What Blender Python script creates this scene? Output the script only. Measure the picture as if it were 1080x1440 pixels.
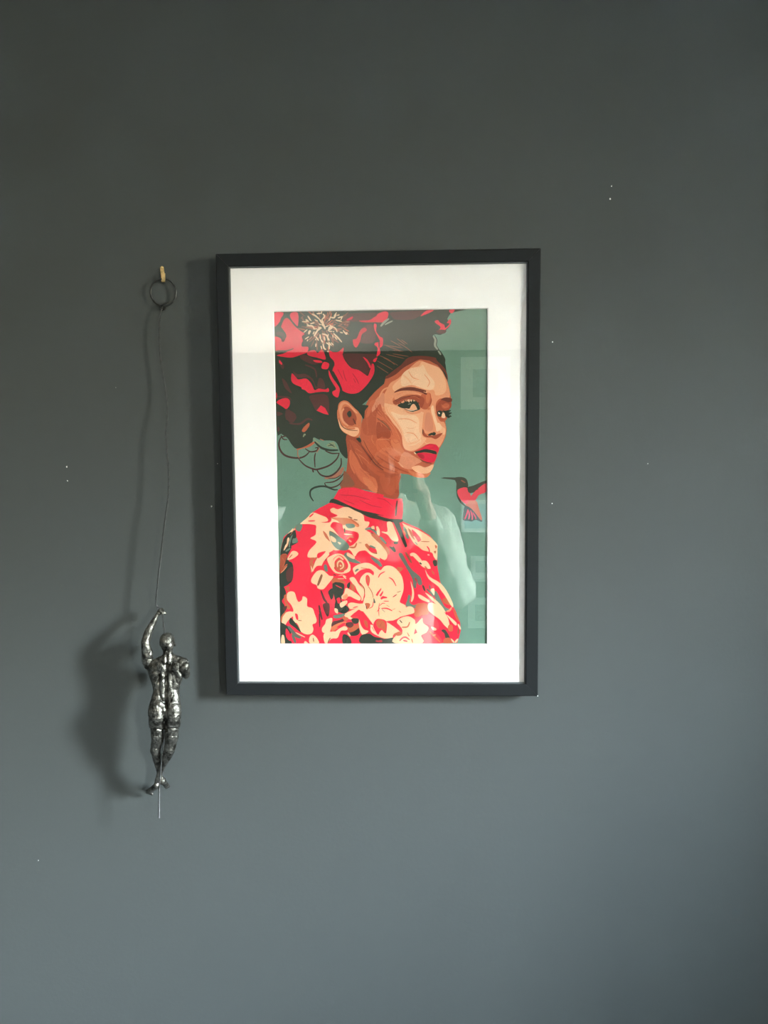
import bpy, bmesh, math, random
from mathutils import Vector, Matrix
from mathutils.geometry import tessellate_polygon
random.seed(7)
for o in list(bpy.data.objects): bpy.data.objects.remove(o)
C = bpy.context.scene.collection
scn = bpy.context.scene

# ------------------------------------------------------------ camera
F = 1082.0
CAM = Vector((0.05283, -1.29633, 1.63838))
RT = Vector((0.99935388, 0.03500984, -0.00813178))
UP = Vector((0.00550396, 0.07451196, 0.99720493))
FW = Vector((-0.0355179, 0.99660538, -0.07427113))
cd = bpy.data.cameras.new('camera'); cam = bpy.data.objects.new('camera', cd); C.objects.link(cam)
cd.sensor_fit = 'HORIZONTAL'; cd.sensor_width = 36; cd.lens = 36 * F / 1080; cd.clip_start = .01
cam.matrix_world = Matrix(((RT.x, UP.x, -FW.x, CAM.x), (RT.y, UP.y, -FW.y, CAM.y), (RT.z, UP.z, -FW.z, CAM.z), (0, 0, 0, 1)))
scn.camera = cam

def P(px, py, d=0.0):
    """point of the photograph at a distance d (metres) in front of the dark wall"""
    v = FW + RT * ((px - 540) / F) - UP * ((py - 720) / F)
    return CAM + v * ((-d - CAM.y) / v.y)

# ------------------------------------------------------------ sky and window light
w = bpy.data.worlds.new('sky'); scn.world = w; w.use_nodes = True
nt = w.node_tree; nt.nodes.clear()
wo = nt.nodes.new('ShaderNodeOutputWorld'); bg = nt.nodes.new('ShaderNodeBackground')
tc = nt.nodes.new('ShaderNodeTexCoord'); sx = nt.nodes.new('ShaderNodeSeparateXYZ'); cr = nt.nodes.new('ShaderNodeValToRGB')
mr = nt.nodes.new('ShaderNodeMapRange'); mr.inputs[1].default_value = -1; mr.inputs[2].default_value = 1
nt.links.new(tc.outputs['Generated'], sx.inputs[0]); nt.links.new(sx.outputs[2], mr.inputs[0])
nt.links.new(mr.outputs[0], cr.inputs[0]); nt.links.new(cr.outputs[0], bg.inputs[0]); nt.links.new(bg.outputs[0], wo.inputs[0])
e = cr.color_ramp.elements
e[0].position = 0.0; e[0].color = (.012, .011, .009, 1)
e[1].position = 1.0; e[1].color = (.6, .8, 1, 1)
def el_(d): return math.sin(math.radians(d)) * .5 + .5
for d_, c_ in ((-22, (2.5, 2.2, 1.5)), (-8, (4.5, 4.2, 3.0)), (0, (8, 7.9, 5.8)), (7, (14, 13.8, 11.2)), (15, (46, 53, 54)), (22, (66, 79, 87)), (40, (50, 66, 78))):
    k = e.new(el_(d_)); k.color = (c_[0] / 70, c_[1] / 70, c_[2] / 70, 1)
bg.inputs[1].default_value = 52.0

WX, WT, WZ0, WZ1 = 1.77, .476, 1.49, 2.31
WINS = ((-1.435, -.938), (-4.0, -2.95))  # the window in the right wall
def portal(x, y0, y1, z0, z1, rot):
    L = bpy.data.lights.new('window_daylight', 'AREA'); L.shape = 'RECTANGLE'; L.size = abs(z1 - z0); L.size_y = abs(y1 - y0)
    L.cycles.is_portal = True
    o = bpy.data.objects.new('window_daylight', L); C.objects.link(o); o.location = (x, (y0 + y1) / 2, (z0 + z1) / 2)
    o.rotation_euler = rot; return o
for a_, b_ in WINS: portal(WX + WT + .01, a_, b_, WZ0, WZ1, (0, math.pi / 2, 0))

vs = scn.view_settings; vs.view_transform = 'Standard'; vs.look = 'None'; vs.gamma = 1; vs.exposure = 4.02; vs.use_curve_mapping = False
scn.display_settings.display_device = 'sRGB'

FILL_W = 16.0      # watts of the added uplighter that brightens the mirrored ceiling

# ------------------------------------------------------------ helpers
def lin(c):
    return tuple(((v / 255) / 12.92 if v / 255 <= .04045 else ((v / 255 + .055) / 1.055) ** 2.4) for v in c)
def mat(name, col, rough=.5, metal=0., bump=0., bscale=60., var=0., vscale=8., spec=.5, noise_dark=None, detail=4):
    m = bpy.data.materials.new(name); m.use_nodes = True; n = m.node_tree.nodes; l = m.node_tree.links; b = n['Principled BSDF']
    b.inputs['Base Color'].default_value = (*col, 1); b.inputs['Roughness'].default_value = rough; b.inputs['Metallic'].default_value = metal
    b.inputs['Specular IOR Level'].default_value = spec
    t = n.new('ShaderNodeTexCoord')
    if var:
        nz = n.new('ShaderNodeTexNoise'); nz.inputs['Scale'].default_value = vscale; nz.inputs['Detail'].default_value = detail
        l.new(t.outputs['Object'], nz.inputs['Vector'])
        mx = n.new('ShaderNodeMix'); mx.data_type = 'RGBA'
        d = noise_dark or tuple(v * (1 - var) for v in col)
        rp = n.new('ShaderNodeValToRGB'); rp.color_ramp.elements[0].position = .38; rp.color_ramp.elements[1].position = .62
        l.new(nz.outputs['Fac'], rp.inputs[0]); l.new(rp.outputs[0], mx.inputs[0])
        mx.inputs[6].default_value = (*d, 1); mx.inputs[7].default_value = (*col, 1); l.new(mx.outputs[2], b.inputs['Base Color'])
    if bump:
        nb = n.new('ShaderNodeTexNoise'); nb.inputs['Scale'].default_value = bscale; nb.inputs['Detail'].default_value = 3
        l.new(t.outputs['Object'], nb.inputs['Vector'])
        bp = n.new('ShaderNodeBump'); bp.inputs['Strength'].default_value = bump; bp.inputs['Distance'].default_value = .002
        l.new(nb.outputs['Fac'], bp.inputs['Height']); l.new(bp.outputs[0], b.inputs['Normal'])
    return m
def obj(name, verts, faces, m, parent=None, smooth=False, label=None):
    me = bpy.data.meshes.new(name); me.from_pydata([tuple(v) for v in verts], [], faces); me.update()
    if m: me.materials.append(m)
    if smooth: me.polygons.foreach_set('use_smooth', [True] * len(me.polygons))
    o = bpy.data.objects.new(name, me); C.objects.link(o)
    if parent: o.parent = parent
    if label: o['label'] = label
    return o
def fixn(o):
    bm = bmesh.new(); bm.from_mesh(o.data); bmesh.ops.recalc_face_normals(bm, faces=bm.faces); bm.to_mesh(o.data); bm.free(); return o
def bevel(o, wd, seg=2):
    bm = bmesh.new(); bm.from_mesh(o.data); bmesh.ops.recalc_face_normals(bm, faces=bm.faces)
    bmesh.ops.bevel(bm, geom=bm.edges[:], offset=wd, segments=seg, affect='EDGES', profile=.5); bm.to_mesh(o.data); bm.free(); return o
BF = [(0, 1, 3, 2), (4, 6, 7, 5), (0, 4, 5, 1), (2, 3, 7, 6), (0, 2, 6, 4), (1, 5, 7, 3)]
def box(name, lo, hi, m, parent=None, bev=0, label=None):
    vs_ = [(x, y, z) for x in (lo[0], hi[0]) for y in (lo[1], hi[1]) for z in (lo[2], hi[2])]
    o = obj(name, vs_, BF, m, parent, label=label)
    return bevel(o, bev) if bev else fixn(o)
def empty(name, loc, label, cat, group=None):
    o = bpy.data.objects.new(name, None); C.objects.link(o); o.location = loc; o.empty_display_size = .05
    o['label'] = label; o['category'] = cat
    if group: o['group'] = group
    return o
def adopt(o, parent):
    o.parent = parent; o.matrix_parent_inverse = Matrix.Translation(-Vector(parent.location)); return o
def tube_data(pts, rad, sides=8, V=None, Fc=None, closed=False):
    V = [] if V is None else V; Fc = [] if Fc is None else Fc
    pts = [Vector(p) for p in pts]; n = len(pts); base = len(V); nrm = None
    for i, p in enumerate(pts):
        t = (pts[(i + 1) % n] - pts[i - 1]) if closed else (pts[min(i + 1, n - 1)] - pts[max(i - 1, 0)])
        t.normalize()
        if nrm is None: nrm = t.orthogonal().normalized()
        nrm = (nrm - t * nrm.dot(t)).normalized(); bn = t.cross(nrm)
        r = rad[i] if isinstance(rad, (list, tuple)) else rad
        for k in range(sides):
            a = 2 * math.pi * k / sides; V.append(p + nrm * math.cos(a) * r + bn * math.sin(a) * r)
    for i in range(n if closed else n - 1):
        j = (i + 1) % n
        for k in range(sides):
            k2 = (k + 1) % sides
            Fc.append((base + i * sides + k, base + i * sides + k2, base + j * sides + k2, base + j * sides + k))
    if not closed:
        Fc.append(tuple(base + k for k in range(sides))[::-1]); Fc.append(tuple(base + (n - 1) * sides + k for k in range(sides)))
    return V, Fc
def cr_open(pts, seg=6):
    pts = [Vector(p) for p in pts]; out = []
    q = [pts[0]] + pts + [pts[-1]]
    for i in range(1, len(q) - 2):
        p0, p1, p2, p3 = q[i - 1:i + 3]
        for s in range(seg):
            t = s / seg
            out.append(.5 * ((2 * p1) + (p2 - p0) * t + (2 * p0 - 5 * p1 + 4 * p2 - p3) * t * t + (3 * p1 - p0 - 3 * p2 + p3) * t ** 3))
    out.append(pts[-1]); return out
def struct(o): o['kind'] = 'structure'; return o

# ------------------------------------------------------------ the room
CEIL = 2.5; XL, XR, YB = -2.3, WX, -5.25
WALLC = (.0545, .0592, .0582)
def wall_material(name, col):
    m = mat(name, col, rough=.55, bump=.10, bscale=140, spec=.25)
    n = m.node_tree.nodes; l = m.node_tree.links; b = n['Principled BSDF']; t = n['Texture Coordinate']
    nz = n.new('ShaderNodeTexNoise'); nz.inputs['Scale'].default_value = 3.5; nz.inputs['Detail'].default_value = 6
    l.new(t.outputs['Object'], nz.inputs['Vector'])
    mr = n.new('ShaderNodeMapRange'); mr.inputs[3].default_value = .52; mr.inputs[4].default_value = .62
    l.new(nz.outputs['Fac'], mr.inputs[0]); l.new(mr.outputs[0], b.inputs['Roughness'])
    return m
M_wall = wall_material('dark_slate_emulsion', WALLC)
M_ceil = mat('white_ceiling_paint', (.82, .81, .78), rough=.9, bump=.1)
M_floor = mat('dark_carpet_floor', (.05, .048, .045), rough=.95, var=.3, vscale=30)
M_white = mat('white_gloss_trim', (.8, .8, .78), rough=.35)
T = .12
wall = struct(box('wall_back', (XL - T, 0, -.02), (XR + T, T, CEIL + .02), M_wall))
struct(box('wall_front', (XL - T, YB - T, -.02), (XR + T, YB, CEIL + .02), M_wall))
struct(box('wall_left', (XL - T, YB, -.02), (XL, 0, CEIL + .02), M_wall))
V = []; Fc = []
def bx(lo, hi):
    k = len(V); V.extend([(x, y, z) for x in (lo[0], hi[0]) for y in (lo[1], hi[1]) for z in (lo[2], hi[2])]); Fc.extend([tuple(k + i for i in f) for f in BF])
x0, x1, z9 = XR, XR + WT, CEIL + .02
bx((x0, YB, -.02), (x1, 0, WZ0)); bx((x0, YB, WZ1), (x1, 0, z9))
for a_, b_ in ((YB, WINS[1][0]), (WINS[1][1], WINS[0][0]), (WINS[0][1], 0)): bx((x0, a_, WZ0), (x1, b_, WZ1))
struct(fixn(obj('wall_right', V, Fc, M_wall)))
struct(box('floor', (XL - T, YB - T, -.1), (XR + T, T, -.02 + .02), M_floor))
struct(box('ceiling', (XL - T, YB - T, CEIL), (XR + WT, T, CEIL + .1), M_ceil))
struct(box('baseboard_back', (XL, -.018, 0), (XR, 0, .14), M_white, bev=.004))
# window joinery
for k_, (y0, y1) in enumerate(WINS):
    wn = struct(box('window_%d' % (k_ + 1), (XR + WT - .09, y0, WZ0), (XR + WT - .05, y0 + .03, WZ1), M_white))
    bars = [((y1 - .03), y1, WZ0, WZ1), (y0, y1, WZ0, WZ0 + .03), (y0, y1, WZ1 - .03, WZ1)]
    if k_: bars += [(y0 + (y1 - y0) * q_ - .02, y0 + (y1 - y0) * q_ + .02, WZ0, WZ1) for q_ in (.33, .67)]
    for a_, b_, c_, d_ in bars: box('window_frame', (XR + WT - .09, a_, c_), (XR + WT - .05, b_, d_), M_white, wn)
    box('window_sill', (XR - .03, y0 - .03, WZ0 - .022), (XR, y1 + .03, WZ0), M_white, wn, bev=.004)
# small white chips where old fixings came out of the dark paint
M_chip = mat('bare_plaster', (.85, .84, .80), rough=.9)
for cx, cy, s in ((94, 656.5, 1.6), (95, 676, 1.1), (860, 262, 1.1), (858, 280, 1.5), (297.5, 712, 1.4), (777, 481, .9), (776.5, 708, .9), (306, 652, .6), (54, 1210, .6), (911, 652, .6), (163, 545, .3)):
    c0 = P(cx, cy, 0); V = []; n = 9
    for k in range(n):
        a = 2 * math.pi * k / n; r = s * .00117 * random.uniform(.6, 1.25); V.append((c0.x + r * math.cos(a) * .8, -.0004, c0.z + r * math.sin(a)))
    V.append((c0.x, -.0009, c0.z))
    for k in range(n): V.append((V[k][0], .0003, V[k][2]))
    fixn(obj('paint_chip', V, [(k, (k + 1) % n, n) for k in range(n)] + [(k, (k + 1) % n, n + 1 + (k + 1) % n, n + 1 + k) for k in range(n)], M_chip, wall))

# ------------------------------------------------------------ framed picture
FW_, FH_, FCZ = .525, .7319, 1.6
frame = empty('framed_picture', (0, -.002, FCZ - FH_ / 2), 'black framed portrait print of a woman in a red floral blouse, in a white mount', 'framed picture')
M_black = mat('black_satin_wood', (.010, .011, .012), rough=.5, spec=.16, bump=.05, bscale=300)
M_edge = mat('grey_inner_edge', (.085, .088, .092), rough=.5, spec=.3)
M_mat = mat('white_mount_board', (.90, .86, .86), rough=.95, bump=.04, bscale=900)
M_bev = mat('mount_bevel', (.92, .92, .90), rough=.9)
FRONT, BACK, FACE, LIP = -.030, -.002, .0205, .0028
def rail(a, b, inward, name='frame_rail'):
    """mitred rail from corner a to b (x,z); profile with softened outer edges and a recessed grey lip"""
    prof = [(0, BACK), (0, FRONT + .0012), (.0004, FRONT + .0004), (.0012, FRONT), (FACE - .0014, FRONT), (FACE - .0004, FRONT + .0004), (FACE, FRONT + .0014), (FACE, BACK)]
    a = Vector(a); b = Vector(b); t = (b - a).normalized(); q = Vector(inward); g = .00012
    V = []
    for s, y in prof: V.append((a.x + t.x * (s + g) + q.x * s, y, a.y + t.y * (s + g) + q.y * s))
    for s, y in prof: V.append((b.x - t.x * (s + g) + q.x * s, y, b.y - t.y * (s + g) + q.y * s))
    n = len(prof); Fc = [(k, (k + 1) % n, n + (k + 1) % n, n + k) for k in range(n)] + [tuple(range(n)), tuple(range(n, 2 * n))]
    return adopt(fixn(obj(name, V, Fc, M_black)), frame)
hx, z0, z1 = FW_ / 2, FCZ - FH_ / 2, FCZ + FH_ / 2
rail((-hx, z1), (hx, z1), (0, -1)); rail((-hx, z0), (hx, z0), (0, 1)); rail((-hx, z0), (-hx, z1), (1, 0)); rail((hx, z0), (hx, z1), (-1, 0))
def ring(name, o, i, y0, y1, m, bev_in=0, parent=frame):
    """rectangular ring: o and i are (x0, x1, z0, z1)"""
    V = []
    for (x0, x1, a0, a1), y in ((o, y0), (i, y0), (o, y1), ((i[0] - bev_in, i[1] + bev_in, i[2] - bev_in, i[3] + bev_in), y1)):
        V += [(x0, y, a0), (x1, y, a0), (x1, y, a1), (x0, y, a1)]
    Fc = []
    for k in range(4):
        j = (k + 1) % 4
        Fc += [(k, j, 4 + j, 4 + k), (8 + k, 12 + k, 12 + j, 8 + j), (k, 8 + k, 8 + j, j), (4 + k, 4 + j, 12 + j, 12 + k)]
    return adopt(fixn(obj(name, V, Fc, m)), parent)
ox, oz0, oz1 = hx - FACE, z0 + FACE, z1 - FACE
ring('inner_lip', (-ox, ox, oz0, oz1), (-ox + .0016, ox - .0016, oz0 + .0016, oz1 - .0016), BACK - .002, FRONT + .0035, M_edge)
# the print's corners in the photograph, brought to its plane
YP = .0205                                          # print plane: metres in front of the wall
TL, TR, BR, BL = P(385.6, 439.6, YP), P(686, 433.2, YP), P(683.6, 904.4, YP), P(393.8, 905.9, YP)
px0, px1 = (TL.x + BL.x) / 2, (TR.x + BR.x) / 2; pz0, pz1 = (BL.z + BR.z) / 2, (TL.z + TR.z) / 2
YM = .0222
ix = ox - .0016; iz0 = oz0 + .0016; iz1 = oz1 - .0016
ring('mount_board', (-ix, ix, iz0, iz1), (px0 - .0012, px1 + .0012, pz0 - .0012, pz1 + .0012), -YM, -YP + .0002, M_mat, bev_in=-.0012)
adopt(box('backing_board', (-ox, -.006, oz0), (ox, -.003, oz1), mat('brown_hardboard', (.25, .17, .1), rough=.9)), frame)
# glass: thin slab, reflection on the front face
gm = bpy.data.materials.new('picture_glass'); gm.use_nodes = True; n_ = gm.node_tree.nodes; l_ = gm.node_tree.links; n_.clear()
go = n_.new('ShaderNodeOutputMaterial'); gx = n_.new('ShaderNodeMixShader'); gt = n_.new('ShaderNodeBsdfTransparent'); gg = n_.new('ShaderNodeBsdfGlossy'); gf = n_.new('ShaderNodeFresnel')
gk = n_.new('ShaderNodeMath'); gk.operation = 'MULTIPLY'; gk.inputs[1].default_value = 1.9; gk.use_clamp = True
gf.inputs[0].default_value = 1.5; gg.inputs['Roughness'].default_value = .01
gn = n_.new('ShaderNodeNewGeometry'); gi = n_.new('ShaderNodeMapRange'); gi.inputs[3].default_value = 1.5; gi.inputs[4].default_value = 1 / 1.5
l_.new(gn.outputs['Backfacing'], gi.inputs[0]); l_.new(gi.outputs[0], gf.inputs[0]); l_.new(gf.outputs[0], gk.inputs[0]); l_.new(gk.outputs[0], gx.inputs[0]); l_.new(gt.outputs[0], gx.inputs[1]); l_.new(gg.outputs[0], gx.inputs[2]); l_.new(gx.outputs[0], go.inputs[0])
gb = bpy.data.materials.new('clear_glass_back'); gb.use_nodes = True; nb_ = gb.node_tree.nodes; nb_.clear()
o1 = nb_.new('ShaderNodeOutputMaterial'); o2 = nb_.new('ShaderNodeBsdfTransparent'); gb.node_tree.links.new(o2.outputs[0], o1.inputs[0])
gl = box('glass_pane', (-ix + .0002, -.0248, iz0 + .0002), (ix - .0002, -.0232, iz1 - .0002), gm, frame)
gl.parent = None; gl.data.materials.append(gb)
for p in gl.data.polygons: p.material_index = 0 if p.normal.y < -.9 else 1
adopt(gl, frame)

cc = Vector((hx - .0004, FRONT - .0001, z0 + .0006)); cv = []
for k in range(8): cv.append(cc + Vector((.0011 * math.cos(k * math.pi / 4) * random.uniform(.7, 1.2), 0, .0011 * math.sin(k * math.pi / 4))))
cv += [cc + Vector((0, -.0005, 0)), cc + Vector((0, .0012, 0))]
adopt(fixn(obj('corner_chip', cv, [(k, (k + 1) % 8, 8) for k in range(8)] + [((k + 1) % 8, k, 9) for k in range(8)], M_chip)), frame)

# ------------------------------------------------------------ the printed portrait: flat colour shapes, drawn back to front
ART_GAIN = .74
PAL = {'D': (47, 55, 43), 'D2': (66, 68, 54), 'R': (246, 36, 64), 'P': (246, 38, 66), 'P2': (228, 28, 62), 'P3': (224, 66, 78), 'W': (92, 50, 46), 'K': (186, 30, 50),
       'S': (146, 150, 132), 'S2': (100, 106, 94), 'N': (140, 84, 58), 'V': (246, 206, 166), 'T': (198, 97, 62), 'T2': (220, 120, 78), 'NS': (226, 140, 106), 'U3': (186, 86, 54), 'T3': (212, 108, 70), 'E': (176, 112, 88), 'G': (140, 148, 118), 'G2': (108, 128, 112),
       'M': (78, 46, 40), 'B': (118, 54, 40), 'U': (170, 76, 48), 'SM': (240, 154, 112), 'SL': (250, 182, 140), 'SH': (252, 200, 162), 'WH': (248, 224, 206), 'C': (252, 198, 156)}
ORG = {'A': (380, 430), 'B': (530, 430), 'C': (380, 570), 'D': (530, 570), 'E': (380, 700), 'F': (530, 700), 'G': (380, 780), 'H': (530, 780), 'I': (500, 560), 'J': (540, 530), 'M': (460, 570), 'N': (385, 725), 'O': (470, 715), 'Q': (470, 800)}
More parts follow.
